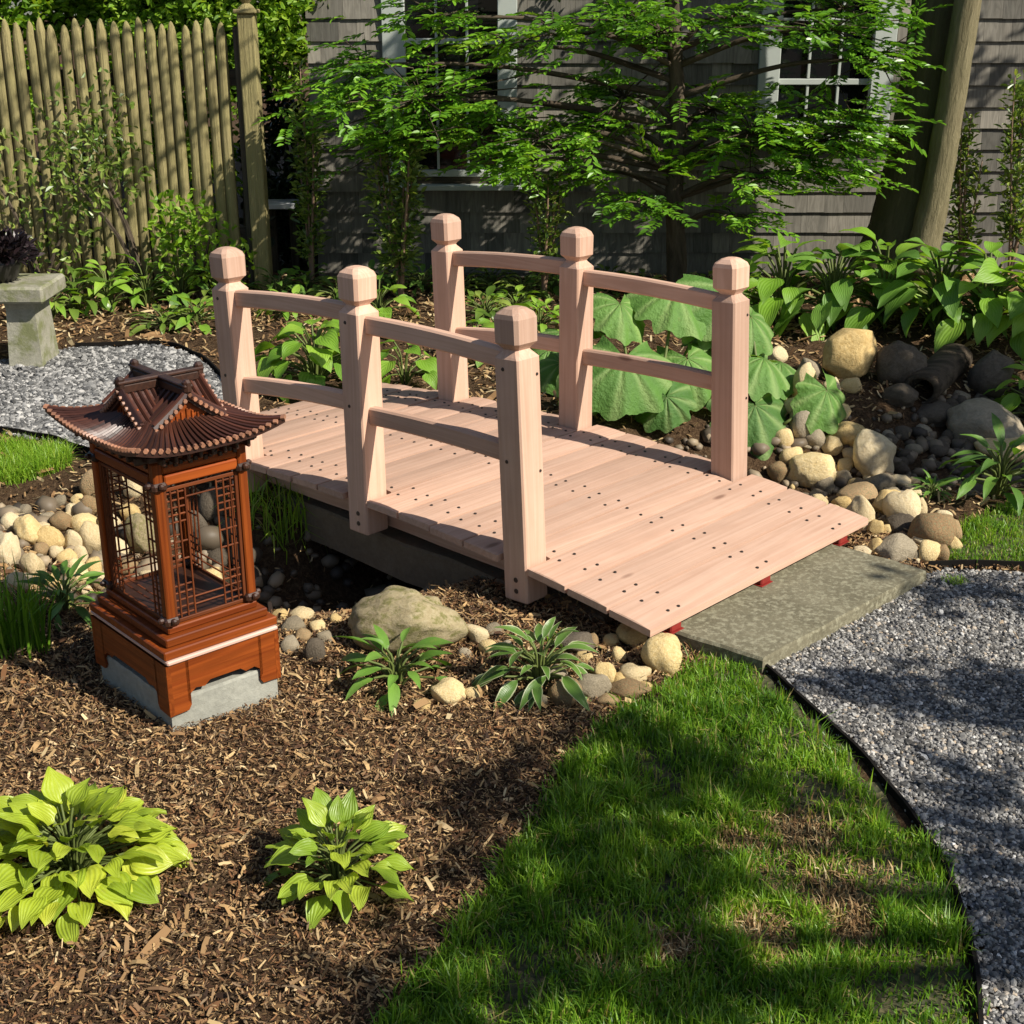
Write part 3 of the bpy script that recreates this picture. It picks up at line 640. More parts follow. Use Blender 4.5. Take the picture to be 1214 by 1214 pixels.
for (L, dist, an) in ((PX, PY, 0), (PY, PX, PI/2), (PX, PY, PI), (PY, PX, 3*PI/2)):
    mb = MB(); Rz = rotz(an); w = L-.012
    def seg(x0, z0, x1, z1, t=.0045, d=.006, y=0):
        p = Rz@np.array([x0, -dist+y, z0]); q = Rz@np.array([x1, -dist+y, z1])
        if x0 == x1: cbox(mb, (p+q)/2, (t, t, abs(z1-z0)), .001, Rz, tcs='z')
        else: cbox(mb, (p+q)/2, (abs(x1-x0), d, t), .001, Rz)
    cw = .058
    for xx in (-w+.004, w-.004): seg(xx, Z0, xx, Z1-.016, .009)
    seg(-w+.009, Z0+.006, w-.009, Z0+.006, .009); seg(-w+.009, Z1-.022, w-.009, Z1-.022, .009)
    for s in (-1, 1):
        for q in (.34, .67, 1.0): seg(s*(w-cw*q), Z0+.011, s*(w-cw*q), Z1-.027, .0042, y=.0006*s)
        for z in np.concatenate([Z0+.02+np.arange(5)*.0185, Z1-.034-np.arange(5)*.0185, [Z0+.16, Z0+.205]]):
            a, b = sorted((s*(w-.009), s*(w-cw))); seg(a, z, b, z, .0042, .0045, y=.0025)
    for z in (Z0+.035, Z0+.055): seg(-w+cw, z, w-cw, z, .0036, .0045, y=.0025)
    for z in (Z1-.05,): seg(-w+cw, z, w-cw, z, .0036, .0045, y=.0025)
    mb.build('lattice_panel', M['lattice'], ln)
for (L, dist, an) in ((PX, PY, 0), (PY, PX, PI/2), (PX, PY, PI), (PY, PX, 3*PI/2)):
    Rz = rotz(an); mb = MB()
    cbox(mb, Rz@np.array([0, -dist-.004, Z1+.004]), (2*L-.03, .018, .026), .003, Rz); cbox(mb, Rz@np.array([0, -dist-.003, Z1+.037]), (2*L-.026, .014, .034), .003, Rz)
    o = mb.build('lintel', M['lacquer'], ln)
    mb = MB(); n = 15
    for k in range(n):
        x = (-L+.02)+(2*L-.04)*k/(n-1); cbox(mb, Rz@np.array([x, -dist-.013, Z1+.044+.004*math.sin(k*2.1)]), (.011, .008, .014), .003, Rz)
    cbox(mb, Rz@np.array([0, -dist-.013, Z1+.058]), (2*L-.02, .010, .010), .002, Rz); mb.build('carved_frieze', M['darkwood'], o)
mb = MB(); cbox(mb, (0, 0, Z1+.067), (2*PX+.06, 2*PY+.06, .016), .003)
for sx in (-1, 1):
    for k in range(9): 
        y = -PY+2*PY*k/8; cbox(mb, (sx*(PX+.035), y, Z1+.062), (.03, .009, .02), .003)
for sy in (-1, 1):
    for k in range(8):
        x = -PX+2*PX*k/7; cbox(mb, (x, sy*(PY+.035), Z1+.062), (.009, .03, .02), .003)
mb.build('bracket_layer', M['darkwood'], ln)
# roof: flared skirt + gabled top
EX, EY, IX, IY = .188, .226, .088, .112; ZE, ZI, ZR = .730, .764, .822
def skirt(s, t, side):
    """s along the eave -1..1, t from eave 0 to inner 1"""
    lift = .026*abs(s)**3.2*(1-t)**1.5
    hx = EX+(IX-EX)*t; hy = EY+(IY-EY)*t; z = ZE+(ZI-ZE)*(t**1.55)+lift; f = 1+.035*abs(s)**4*(1-t)
    return {0: (s*hx*f, -hy*f, z), 1: (hx*f, s*hy*f, z), 2: (-s*hx*f, hy*f, z), 3: (-hx*f, -s*hy*f, z)}[side]
mb = MB()
for side in range(4):
    ns, ntt = 21, 7; V = [skirt(-1+2*i/(ns-1), j/(ntt-1), side) for j in range(ntt) for i in range(ns)]
    V = np.array(V); Vb = V-np.array([0, 0, .012]); q = ns*ntt
    Fc = [[j*ns+i, j*ns+i+1, (j+1)*ns+i+1, (j+1)*ns+i] for j in range(ntt-1) for i in range(ns-1)]
    Fc += [[q+f for f in g[::-1]] for g in list(Fc)]; Fc += [[i, q+i, q+i+1, i+1] for i in range(ns-1)]
    mb.add(np.concatenate([V, Vb]), Fc, 0)
roof = mb.build('roof', M['tile'], ln, smooth=False)
tb = MB(); te = MB()
for side in range(4):
    n = 22 if side % 2 == 0 else 27
    for k in range(n):
        s = -.97+1.94*k/(n-1); P = np.array([skirt(s, t, side) for t in np.linspace(0, 1, 6)])+np.array([0, 0, .003])
        tube(tb, P, .0046, 5); d = P[0]-P[1]; d /= np.linalg.norm(d); tube(te, [P[0]-d*.004, P[0]+d*.006], .0058, 6)
    for s in (-1,):
        P = np.array([skirt(s, t, side) for t in np.linspace(-.06, 1, 9)])+np.array([0, 0, .008]); tube(tb, P, .0105, 6); tube(tb, P+np.array([0, 0, .012]), .005, 5)
tb.build('tile_ridges', M['tile'], roof); te.build('tile_ends', M['tilepale'], roof)
# two crossing gables on top, one gable end on each side
GW = .084; us = [-1, -.8, -.6, -.4, -.2, 0, .2, .4, .6, .8, 1]
for an, GY in ((0, .128), (PI/2, .104)):
    Rz = rotz(an)
    def gab(x01, y): return Rz@np.array((x01*GW, y, ZR-(ZR-ZI+.006)*abs(x01)**.88))
    gm = MB(); V = np.array([gab(u, y) for y in (-GY, GY) for u in us]); n = len(us)
    Fc = [[i, i+1, n+i+1, n+i] for i in range(n-1)]; Vb = V-np.array([0, 0, .009]); q = len(V); Fc += [[q+a for a in f[::-1]] for f in list(Fc)]
    Fc += [[i, q+i, q+i+1, i+1] for i in range(n-1)]+[[n+i+1, q+n+i+1, q+n+i, n+i] for i in range(n-1)]; gm.add(np.concatenate([V, Vb]), Fc)
    gr = gm.build('gable_roof', M['tile'], roof)
    tb = MB(); te = MB(); nk = 12
    for k in range(nk):
        y = -GY+.010+(2*GY-.020)*k/(nk-1)
        for s in (-1, 1):
            P = np.array([gab(s*t, y) for t in np.linspace(0.04, 1.04, 6)])+np.array([0, 0, .003]); tube(tb, P, .0046, 5); d = P[-1]-P[-2]; d /= np.linalg.norm(d); tube(te, [P[-1]-d*.003, P[-1]+d*.006], .0058, 6)
    for y in (-GY, GY):
        for s in (-1, 1):
            P = np.array([gab(s*t, y) for t in np.linspace(0, 1.10, 8)])+np.array([0, 0, .008]); tube(tb, P, .0085, 6); tube(tb, P+np.array([0, 0, .010]), .0045, 5)
            oy = Rz@np.array([0, math.copysign(1, y), 0])
            for j in range(8): tube(te, [P[j]+oy*.004+np.array([0, 0, -.002]), P[j]+oy*.013+np.array([0, 0, -.002])], .0055, 6)
    tb.build('tile_ridges', M['tile'], gr); te.build('tile_ends', M['tilepale'], gr)
    mb = MB(); cbox(mb, (0, 0, ZR+.010), (.018, 2*GY+.01, .022+.001*an), .004, Rz); cbox(mb, (0, 0, ZR+.026), (.024, 2*GY+.02, .007+.001*an), .003, Rz)
    for y in (-GY, GY): cbox(mb, Rz@np.array((0, y, ZR+.024)), (.02, .022, .034), .006, Rz)
    mb.build('ridge_beam', M['darkwood'], gr)
    for s in (-1, 1):
        mb = MB(); y = s*(GY-.016); pr = ((.074, ZI-.014), (.042, ZI+.024), (0, ZR-.014), (-.042, ZI+.024), (-.074, ZI-.014))
        mb.add([Rz@np.array((x, y+dy, z)) for dy in (-.004, .004) for x, z in pr], [[0, 1, 2, 3, 4], [5, 6, 7, 8, 9][::-1], [0, 5, 6, 1], [1, 6, 7, 2], [2, 7, 8, 3], [3, 8, 9, 4], [4, 9, 5, 0]])
        for k in range(7):
            x = -.042+.084*k/6; h = (ZR-.026-ZI)*(1-abs(x)/.064); cbox(mb, Rz@np.array((x, y+s*.006, ZI+h/2-.004)), (.005, .006, max(h, .008)), .001, Rz)
        mb.build('gable_panel', M['lacquer'], gr)
# ------------------------------------------------------------------ house
WY = 8.75
xl = PD(372, 200, WY)[0]
house = empty('house', (0, WY, 0), 0, 'grey shingled house wall with two white framed windows', 'house')
def pz(py): return PD(607, py, WY)[2]
def pxx(px, py=100): return PD(px, py, WY)[0]
wins = [(pxx(482), pxx(590), pz(208), 2.45, pz(49), pxx(455), pxx(613)), (pxx(922), pxx(1030), pz(150), 2.45, pz(97), pxx(897), pxx(1056))]
mb = MB(); ex = .128; z = -.1; row = 0
def clear(x0, x1, z0, z1):
    for w in wins:
        if x1 > w[5]+.005 and x0 < w[6]-.005 and z1 > w[2]-.055: return False
    return True
while z < 4.2:
    x = xl-random.uniform(0, .15)
    while x < 7:
        w = random.choice([.09, .12, .14, .17, .2, .11]); x0, x1 = max(x, xl)+.0008, x+w-.0008; x += w
        if x1 - x0 < .02: continue
        segs = [(x0, x1)]
        for q in wins:
            if z+ex > q[2]-.055:
                ns = []
                for a, b in segs:
                    if b <= q[5] or a >= q[6]: ns.append((a, b))
                    else:
                        if a < q[5]: ns.append((a, q[5]))
                        if b > q[6]: ns.append((q[6], b))
                segs = ns
        rn = np.clip(random.gauss(.5, .28), 0, 1); dz = random.uniform(-.0025, .0025); off = RNG.uniform(0, 20, 3)
        for a, b in segs:
            if b-a < .01: continue
            z0, z1 = z+dz, z+ex+.01
            V = np.array([(a, -.030, z0), (b, -.030, z0), (b, -.012, z1), (a, -.012, z1), (a, 0, z0), (b, 0, z0), (a, 0, z1), (b, 0, z1)])
            mb.add(V, [[0, 1, 2, 3], [4, 5, 1, 0], [4, 0, 3, 6], [1, 5, 7, 2]], 0, rn, V[:, [2, 0, 1]]+off)
    z += ex; row += 1
mb.build('wall', M['shingle'], house)
mb = MB()
# solid core with openings left for the windows
xs = [xl, wins[0][0], wins[0][1], wins[1][0], wins[1][1], 7.5]
for a, b, k in ((0, 1, None), (1, 2, 0), (2, 3, None), (3, 4, 1), (4, 5, None)):
    if k is None: cbox(mb, ((xs[a]+xs[b])/2, .1, 2), (xs[b]-xs[a], .19, 4.5), .001)
    else:
        zb = wins[k][2]; cbox(mb, ((xs[a]+xs[b])/2, .1, (zb-.25)/2), (xs[b]-xs[a], .19, zb+.25), .001); cbox(mb, ((xs[a]+xs[b])/2, .1, 3.35), (xs[b]-xs[a], .19, 1.8), .001)
cbox(mb, (xl+.095, 2.3, 2), (.19, 4.2, 4.5), .001)
cbox(mb, (3, 3, 4.2), (9, 6, .1), .001); cbox(mb, (3, 2.5, 2), (8.3, .1, 4.4), .001)
mb.build('wall_core', M['postwood'], house)
for (a, b, zb, zt_, zm, ca, cb_) in wins:
    mb = MB(); 
    cbox(mb, ((ca+a)/2, -.02, (zb-.05+3)/2), (a-ca, .05, 3-zb+.05), .004); cbox(mb, ((b+cb_)/2, -.02, (zb-.05+3)/2), (cb_-b, .05, 3-zb+.05), .004)
    fr = mb.build('window', M['white'], house)
    mb = MB(); cbox(mb, ((ca+cb_)/2, -.035, zb-.068), (cb_-ca+.06, .10, .032), .004); cbox(mb, ((a+b)/2, .01, zb+.014), (b-a, .05, .04), .003); mb.build('sill', M['white'], fr)
    mb = MB(); cbox(mb, ((a+b)/2, .015, zm), (b-a, .035, .035), .003)
    for t in (1/3, 2/3): cbox(mb, (a+(b-a)*t, .017, (zb+.036+zm-.02)/2), (.016, .022, zm-zb-.058), .002); cbox(mb, (a+(b-a)*t, .017, (zm+.0195+2.45)/2), (.016, .022, 2.45-zm-.02), .002)
    zmm = (zb+zm)/2
    if zm-zb > .5:
        for t in (0, 1, 2): cbox(mb, (a+(b-a)*(t+.5)/3, .0165, zmm), ((b-a)/3-.018, .018, .016), .002)
    for t in (0, 1, 2): cbox(mb, (a+(b-a)*(t+.5)/3, .0165, zm+.36), ((b-a)/3-.018, .018, .016), .002)
    mb.build('sash', M['white'], fr)
    mb = MB(); cbox(mb, ((a+b)/2, .032, (zb+2.45)/2), (b-a, .004, 2.45-zb), .001); mb.build('pane', M['glass'], fr)
# ------------------------------------------------------------------ fence
FY = 8.2
fence = empty('picket_fence', (0, FY, 0), 0, 'tall weathered stockade fence of round pointed pickets', 'fence')
rmb = MB()
k = 0; px = -40
fx1 = PD(296, 200, FY)[0]
ps = []
x = PD(-260, 200, FY)[0]
while x < fx1-.05:
    h = PD(607, 24, FY)[2]+random.uniform(-.025, .02); r0 = random.uniform(.0295, .0345); lean = random.gauss(.006, .003); bl = random.gauss(0, .004)
    if random.random() < .12: bl += .012
    zs = [-.05, .4, .9, h-.13, h-.075, h-.03, h-.008, h]; rs = [r0*1.06, r0*1.03, r0, r0*.98, r0*.88, r0*.6, r0*.32, r0*.06]
    pts = [(x+lean*z+bl*math.sin(z*2), random.gauss(0, .003), z) for z in zs]
    mb = MB(); tube(mb, pts, rs, 9); mb.build('picket', M['picket'], fence, smooth=True)
    x += 2*r0+random.uniform(.001, .007)
for z in (.35, 1.25):
    mb = MB(); bar(mb, (PD(-260, 200, FY)[0], .065, z), (fx1+.05, .065, z), .05, .09); mb.build('fence_rail', M['postwood'], fence)
mb = MB(); cx = PD(305, 200, FY)[0]; tp = PD(607, 16, FY)[2]; cbox(mb, (cx, -.02, tp/2-.1), (.095, .115, tp+.2), .006, tcs='z'); fp = mb.build('fence_post', M['picket'], fence)
mb = MB(); cbox(mb, (cx, -.02, tp+.012), (.13, .15, .024), .006)
prof = [(.0, .05), (.02, .035), (.03, .02), (.05, .036), (.075, .045), (.10, .034), (.115, .008)]
tube(mb, [(cx, -.02, tp+.024+z) for z, r in prof], [r for z, r in prof], 10); mb.build('post_finial', M['picket'], fp)
mb = MB(); x9 = PD(291, 200, FY)[0]; cbox(mb, (x9-.0, .02, tp/2-.12), (.04, .06, tp+.1), .004, tcs='z'); o = mb.build('fence_post', M['postwood'], fence); o['label'] = 'dark narrow post beside the pale end post'
# pale board in the gap
shf = empty('white_shelf', (0, 0, 0), 0, 'white board glimpsed low in the dark gap between fence post and house', 'shelf')
mb = MB(); a, b = PD(312, 242, 8.9), PD(352, 242, 8.9); bar(mb, a, b, .25, .03); mb.build('board', M['ledge'], shf)
for q in (a+np.array([.04, .08, -.0151]), b+np.array([-.04, .08, -.0151])):
    mb = MB(); bar(mb, q, (q[0], q[1], -.02), .05, .05, up=(0, 1, 0)); mb.build('leg', M['postwood'], shf)
# ------------------------------------------------------------------ bench + pot
b0 = G(42, 432)
be = empty('stone_bench', tuple(b0), 0, 'weathered grey stone bench with a thick slab top on the pale gravel', 'bench')
top = PD(607, 338, b0[1]-.12)[2]
mb = MB(); V = []
cbox(mb, (-.42, 0, top-.04), (1.12, .36, .08), .012); mb.build('seat', M['bench'], be)
for xx in (0, -.84):
    mb = MB(); loft(mb, [[(xx+a*s, b*t, z) for a, b in ((-1, -1), (-1, 1), (1, 1), (1, -1))] for z, s, t in ((-.02, .085, .13), (.04, .08, .125), (top-.12, .068, .11), (top-.0805, .075, .12))]); mb.build('leg', M['bench'], be)
pp = np.array([b0[0]-.10, b0[1]-.02, top])
pot = empty('potted_plant', tuple(pp), 0, 'dark pot of dark purple foliage on the stone bench', 'potted plant')
mb = MB(); prof = [(0, .06), (.02, .075), (.08, .10), (.10, .105), (.105, .09)]; tube(mb, [(0, 0, z) for z, r in prof], [r for z, r in prof], 14); mb.build('pot', M['pot'], pot, smooth=True)
mb = MB(); n = 900; d = rdir(n); d[:, 2] = np.abs(d[:, 2]); p = d*RNG.uniform(.02, .17, n)[:, None]*np.array([1, 1, .8])+np.array([0, 0, .1]); leaves(mb, p, d+rdir(n)*.7, rdir(n), .05, .02, RNG.random(n)); mb.build('foliage', M['purple'], pot)
# ------------------------------------------------------------------ rocks
import bmesh
def rockmesh(name, seed, sub=3, flat=0.0, angular=.0, mat=None):
    rs = np.random.default_rng(seed); bm = bmesh.new(); bmesh.ops.create_icosphere(bm, subdivisions=sub, radius=1)
    V = np.array([v.co for v in bm.verts]); 
    D = np.ones(len(V))
    for f, a in ((1.1, .18), (2.3, .09), (5, .04), (11, .016)):
        for k in range(5):
            w = rs.normal(size=3)*f; D += a*np.sin(V@w+rs.uniform(0, 6))/2
    for k in range(int(1+angular*15)):        # planar cuts
        n = rs.normal(size=3); n /= np.linalg.norm(n); h = rs.uniform(.58, .9); t = (V*D[:, None])@n
        over = t > h; D = np.where(over, D*(h+(t-h)*.22)/np.maximum(t, 1e-6), D)
    V = V*D[:, None]
    if flat: V[:, 2] = np.where(V[:, 2] > flat, flat+(V[:, 2]-flat)*.1, V[:, 2])
    V /= np.abs(V).max(0)
    for v, c in zip(bm.verts, V): v.co = c
    me = bpy.data.meshes.new(name); bm.to_mesh(me); bm.free(); me.polygons.foreach_set('use_smooth', np.ones(len(me.polygons), bool)); me.materials.append(mat); return me
_rc = {}
def rock(px, py, w, h, tone, label, group=None, name='stone', cat='stone', seed=None, flat=0, ang=.3, sub=3, depth=None, sink=.38, rz=None):
    key = (tone, (seed if seed is not None else random.randrange(14)), flat, ang, sub)
    if key not in _rc: _rc[key] = rockmesh('stone', hash(key) % 9999 if False else (sum(map(ord, tone))+key[1]*31+int(ang*10)), sub, flat, ang, M[tone])
    base = GT(px, py+h*.42); dd = base[1]*cp+(CH-base[2])*sp
    rx = w/2/F*dd; rz_ = h/2/F*dd*1.06; ry = (depth or random.uniform(.75, 1.05))*rx
    o = bpy.data.objects.new(name, _rc[key]); COL.objects.link(o)
    o.location = (base[0], base[1]+ry*.55, base[2]+rz_*(1-sink)); o.scale = (rx, ry, rz_)
    o.rotation_euler = (random.gauss(0, .1), random.gauss(0, .1), random.uniform(-.5, .5) if rz is None else rz)
    return tag(o, label, cat, group)
# the singled-out ones
rock(480, 738, 150, 86, 'rockmoss', 'largest boulder, rounded and mossy, below the left side of the bridge', None, 'boulder', 'boulder', 3, 0, .05, 5, .75, .25, 0)
rock(1010, 428, 68, 62, 'rocktan', 'flat topped upright tan stone like a stump in front of the tall hostas', None, 'boulder', 'boulder', 11, .72, .5, 4, .8, .12, 0)
rock(1039, 545, 58, 60, 'rockpale', 'smooth pale egg shaped boulder standing at the edge of the stream bed', None, 'boulder', 'boulder', 4, 0, .0, 4, .9, .15, .2)
rock(966, 557, 66, 48, 'rocktan', 'broad lumpy tan boulder just right of the front right bridge post', None, 'boulder', 'boulder', 5, 0, .3, 4)
rock(791, 779, 56, 50, 'rocktan', 'rounded tan boulder at the tip of the front lawn by the bridge end', None, 'boulder', 'boulder', 6, 0, .15, 4)
rock(752, 755, 46, 26, 'rocktan', 'low orange tan stone tucked under the near left corner of the bridge deck', None, 'stone', 'stone', 7, 0, .6, 4)
rock(950, 455, 36, 62, 'rockpale', 'tall leaning pinkish slab stone among the large butterbur leaves', None, 'boulder', 'boulder', 8, 0, .6, 4)
rock(987, 458, 30, 34, 'rockpale', 'pale angular stone directly below the flat topped stump stone', None, 'stone', 'stone', 9, 0, .6, 4)
rock(921, 422, 26, 22, 'rockpale', 'small white rounded stone up beside the tall leaning slab stone', None, 'stone', 'stone', 1, 0, 0, 3)
rock(168, 632, 40, 62, 'rockmoss', 'tall tan rough boulder seen through the left lattice of the lantern', None, 'boulder', 'boulder', 10, 0, .2, 4)
rock(158, 578, 28, 30, 'rockpale', 'pale rounded stone seen through the top of the left lantern lattice', None, 'stone', 'stone', 2, 0, .1, 3)
rock(253, 687, 40, 28, 'rocktan', 'sunlit tan stone seen low through the front opening of the lantern', None, 'stone', 'stone', 4, 0, .2, 3)
rock(1168, 510, 96, 62, 'rockgrey', 'big dark grey boulder at the right edge behind the strap leaved hosta', None, 'boulder', 'boulder', 12, 0, .3, 4)
rock(1195, 535, 80, 34, 'rocktan', 'flat topped tan ledge stone in front of the big dark grey boulder', None, 'boulder', 'boulder', 13, .5, .5, 4)
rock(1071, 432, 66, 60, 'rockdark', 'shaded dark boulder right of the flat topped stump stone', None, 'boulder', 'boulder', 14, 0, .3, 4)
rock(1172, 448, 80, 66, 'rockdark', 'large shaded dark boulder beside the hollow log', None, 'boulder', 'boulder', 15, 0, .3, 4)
rock(1065, 650, 56, 42, 'rockgrey', 'wide grey stone in front of the pile right of the bridge end', None, 'stone', 'stone', 16, 0, .4, 4)
rock(1071, 622, 44, 30, 'rockdark', 'dark brown stone in the middle of the pile right of the bridge end', None, 'stone', 'stone', 17, 0, .5, 4)
rock(1056, 598, 42, 38, 'rocktan', 'angular flat faced tan stone leaning in the pile right of the bridge end', None, 'stone', 'stone', 18, 0, .9, 4)
rock(1024, 610, 40, 54, 'rockpale', 'white boulder showing beside the far right corner of the bridge deck', None, 'boulder', 'boulder', 19, 0, .2, 4)
rock(34, 629, 40, 44, 'rocktan', 'largest tan blocky stone in the heap left of the lantern', None, 'stone', 'stone', 20, 0, .6, 4)
rock(8, 650, 34, 54, 'rockpale', 'tall stone cut by the left picture edge, in the heap left of the lantern', None, 'boulder', 'boulder', 21, 0, .4, 4)
rock(683, 765, 50, 28, 'rockdark', 'dark flat stone in shade below the front left bridge post', None, 'stone', 'stone', 22, 0, .3, 4)
rock(373, 770, 26, 36, 'rockdark', 'dark rounded stone just right of the lantern base', None, 'stone', 'stone', 23, 0, .1, 3)
rock(702, 816, 46, 36, 'rockgrey', 'grey rounded stone right of the white edged hosta', None, 'stone', 'stone', 24, 0, .2, 4)
rock(719, 797, 28, 38, 'rocktan', 'upright narrow tan stone behind the grey stone at the lawn corner', None, 'stone', 'stone', 25, 0, .3, 4)
rock(530, 822, 48, 32, 'rocktan', 'tan stone between the two small hostas below the boulder', None, 'stone', 'stone', 26, 0, .2, 4)
rock(1070, 470, 46, 32, 'rockdark', 'brown shaded stone left of the hollow log mouth', None, 'stone', 'stone', 27, 0, .3, 4)
rock(1109, 494, 56, 32, 'rockdark', 'low shaded stone in the stream bed below the hollow log', None, 'stone', 'stone', 28, 0, .3, 4)
left = [(107, 574, 26, 32), (71, 594, 14, 12), (83, 604, 18, 16), (105, 600, 26, 30), (99, 619, 28, 26), (109, 637, 28, 38), (59, 637, 30, 32), (71, 619, 24, 22), (55, 613, 14, 12), (85, 641, 26, 26), (95, 657, 16, 20), (67, 655, 16, 16), (38, 669, 26, 34), (81, 661, 22, 20), (89, 678, 28, 30), (99, 672, 14, 14), (113, 672, 20, 22), (115, 684, 22, 16), (120, 696, 16, 14), (16, 607, 14, 12), (152, 607, 26, 24), (174, 670, 16, 14), (150, 672, 22, 20), (178, 684, 28, 20), (140, 650, 24, 26), (196, 690, 22, 16), (215, 700, 20, 14), (235, 705, 20, 14), (130, 620, 24, 26), (60, 690, 20, 16), (20, 690, 26, 22), (75, 700, 18, 14), (45, 652, 20, 18), (28, 606, 14, 12), (92, 592, 14, 12), (10, 620, 22, 20), (122, 660, 18, 18), (50, 625, 16, 14), (100, 700, 16, 12)]
for (a, b, w, h) in left: rock(a, b, w*1.2, h*1.2, random.choice(['rocktan', 'rockpale', 'rocktan', 'rockbrown', 'rockpale', 'rockgrey']), 'small tan or pale stone in the heap left of the lantern', 'stones heaped left of the lantern', ang=random.choice([.3, .6, .9]))
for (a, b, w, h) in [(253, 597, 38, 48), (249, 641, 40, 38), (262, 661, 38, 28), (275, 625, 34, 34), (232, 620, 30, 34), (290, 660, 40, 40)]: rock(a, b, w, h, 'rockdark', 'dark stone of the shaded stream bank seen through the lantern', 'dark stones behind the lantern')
near = [(566, 753, 26, 24), (377, 742, 18, 16), (356, 729, 28, 14), (332, 729, 20, 14), (349, 742, 28, 16), (358, 755, 20, 16), (559, 824, 16, 14), (671, 823, 38, 26), (755, 799, 38, 24), (745, 821, 42, 18), (733, 776, 18, 16), (693, 779, 22, 14), (660, 800, 24, 18), (690, 798, 18, 16), (735, 805, 18, 16), (580, 770, 22, 18), (600, 768, 16, 14), (551, 775, 16, 12), (400, 735, 16, 12), (386, 757, 18, 16), (345, 765, 22, 18), (500, 838, 18, 12), (720, 832, 24, 14), (765, 815, 18, 12), (640, 832, 18, 12), (700, 762, 20, 16), (724, 762, 20, 14), (585, 748, 18, 14)]
for (a, b, w, h) in near: rock(a, b, w*1.22, h*1.22, random.choice(['rocktan', 'rockpale', 'rockbrown', 'rocktan', 'rockgrey']), 'small stone edging the near bank below the bridge', 'stones along the near bank', ang=random.choice([.2, .5, .9]))
right = [(962, 439, 22, 22), (1011, 456, 24, 18), (954, 501, 32, 32), (1006, 519, 36, 30), (985, 529, 22, 22), (999, 567, 18, 16), (980, 574, 22, 20), (1002, 553, 18, 16), (1020, 590, 38, 24), (999, 597, 24, 16), (1073, 602, 38, 42), (1044, 574, 32, 18), (1068, 571, 22, 14), (1039, 627, 16, 18), (1040, 648, 16, 26), (1025, 655, 26, 14), (1108, 629, 42, 38), (1127, 629, 24, 24), (1094, 640, 24, 20), (1101, 655, 22, 24), (1116, 657, 20, 20), (1090, 602, 16, 22), (1120, 612, 18, 12), (1085, 585, 18, 14), (975, 480, 24, 24), (965, 520, 24, 22), (940, 540, 26, 22), (925, 560, 24, 20), (1010, 540, 18, 16), (1000, 490, 20, 18), (985, 505, 18, 16), (1015, 575, 18, 14), (1050, 628, 16, 14), (1085, 660, 18, 14), (940, 480, 22, 24), (1060, 585, 18, 14), (990, 610, 20, 16), (1005, 625, 18, 16), (915, 450, 20, 18), (930, 520, 22, 20), (1132, 645, 16, 14), (970, 595, 18, 14), (1022, 625, 16, 14)]
for (a, b, w, h) in right: rock(a, b, w*1.32, h*1.32, random.choice(['rocktan', 'rockpale', 'rocktan', 'rockbrown', 'rockpale', 'rockgrey']), 'small tan or pale stone in the bank right of the bridge', 'stones piled right of the bridge', ang=random.choice([.3, .6, .9]))
for k in range(46):
    t = random.random(); a = 1040+150*t+random.uniform(-20, 20); b = 560-95*t+random.uniform(-30, 30)
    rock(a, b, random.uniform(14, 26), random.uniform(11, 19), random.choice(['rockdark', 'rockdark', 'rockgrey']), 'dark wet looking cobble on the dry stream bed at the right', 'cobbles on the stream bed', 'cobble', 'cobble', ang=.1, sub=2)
for k in range(40):
    a = random.uniform(-20, 140); b = random.uniform(600, 700); rock(a, b, random.uniform(9, 18), random.uniform(8, 14), random.choice(['rocktan', 'rockpale', 'rockgrey']), 'pebble filling the gaps of the stone heap left of the lantern', 'pebbles left of the lantern', 'pebble', 'pebble', ang=.2, sub=2)
for k in range(50):
    a = random.uniform(925, 1130); b = 520+(a-925)*.55+random.uniform(-55, 60); rock(a, b, random.uniform(8, 18), random.uniform(7, 13), random.choice(['rocktan', 'rockpale', 'rockgrey']), 'pebble filling the gaps of the bank right of the bridge', 'pebbles right of the bridge', 'pebble', 'pebble', ang=.2, sub=2)
# hollow log
p = GT(1090, 478); q = p+np.array([.28, .42, .10]); p = p+np.array([0, 0, .06])
mb = MB(); ax = (q-p)/np.linalg.norm(q-p); n = 16
x0 = np.cross(ax, (0, 0, 1)); x0 /= np.linalg.norm(x0); y0 = np.cross(x0, ax); rings = []
for (c, r) in ((q, .055), (q, .085), (p+.3*(q-p), .082), (p, .08), (p-ax*.003, .06), (p+ax*.35, .055)): rings.append([c+r*(1+.05*math.sin(3*a))*(math.cos(a)*x0+math.sin(a)*y0) for a in np.linspace(0, 2*PI, n, endpoint=False)])
V = np.array(rings).reshape(-1, 3); k = len(rings); mb.add(V, [[i*n+j, i*n+(j+1) % n, (i+1)*n+(j+1) % n, (i+1)*n+j] for i in range(k-1) for j in range(n)]+[[(k-1)*n+j for j in range(n)]])
tag(mb.build('hollow_log', M['bark'], smooth=True), 'dark hollow log with a round open mouth lying over the stream bed', 'log')
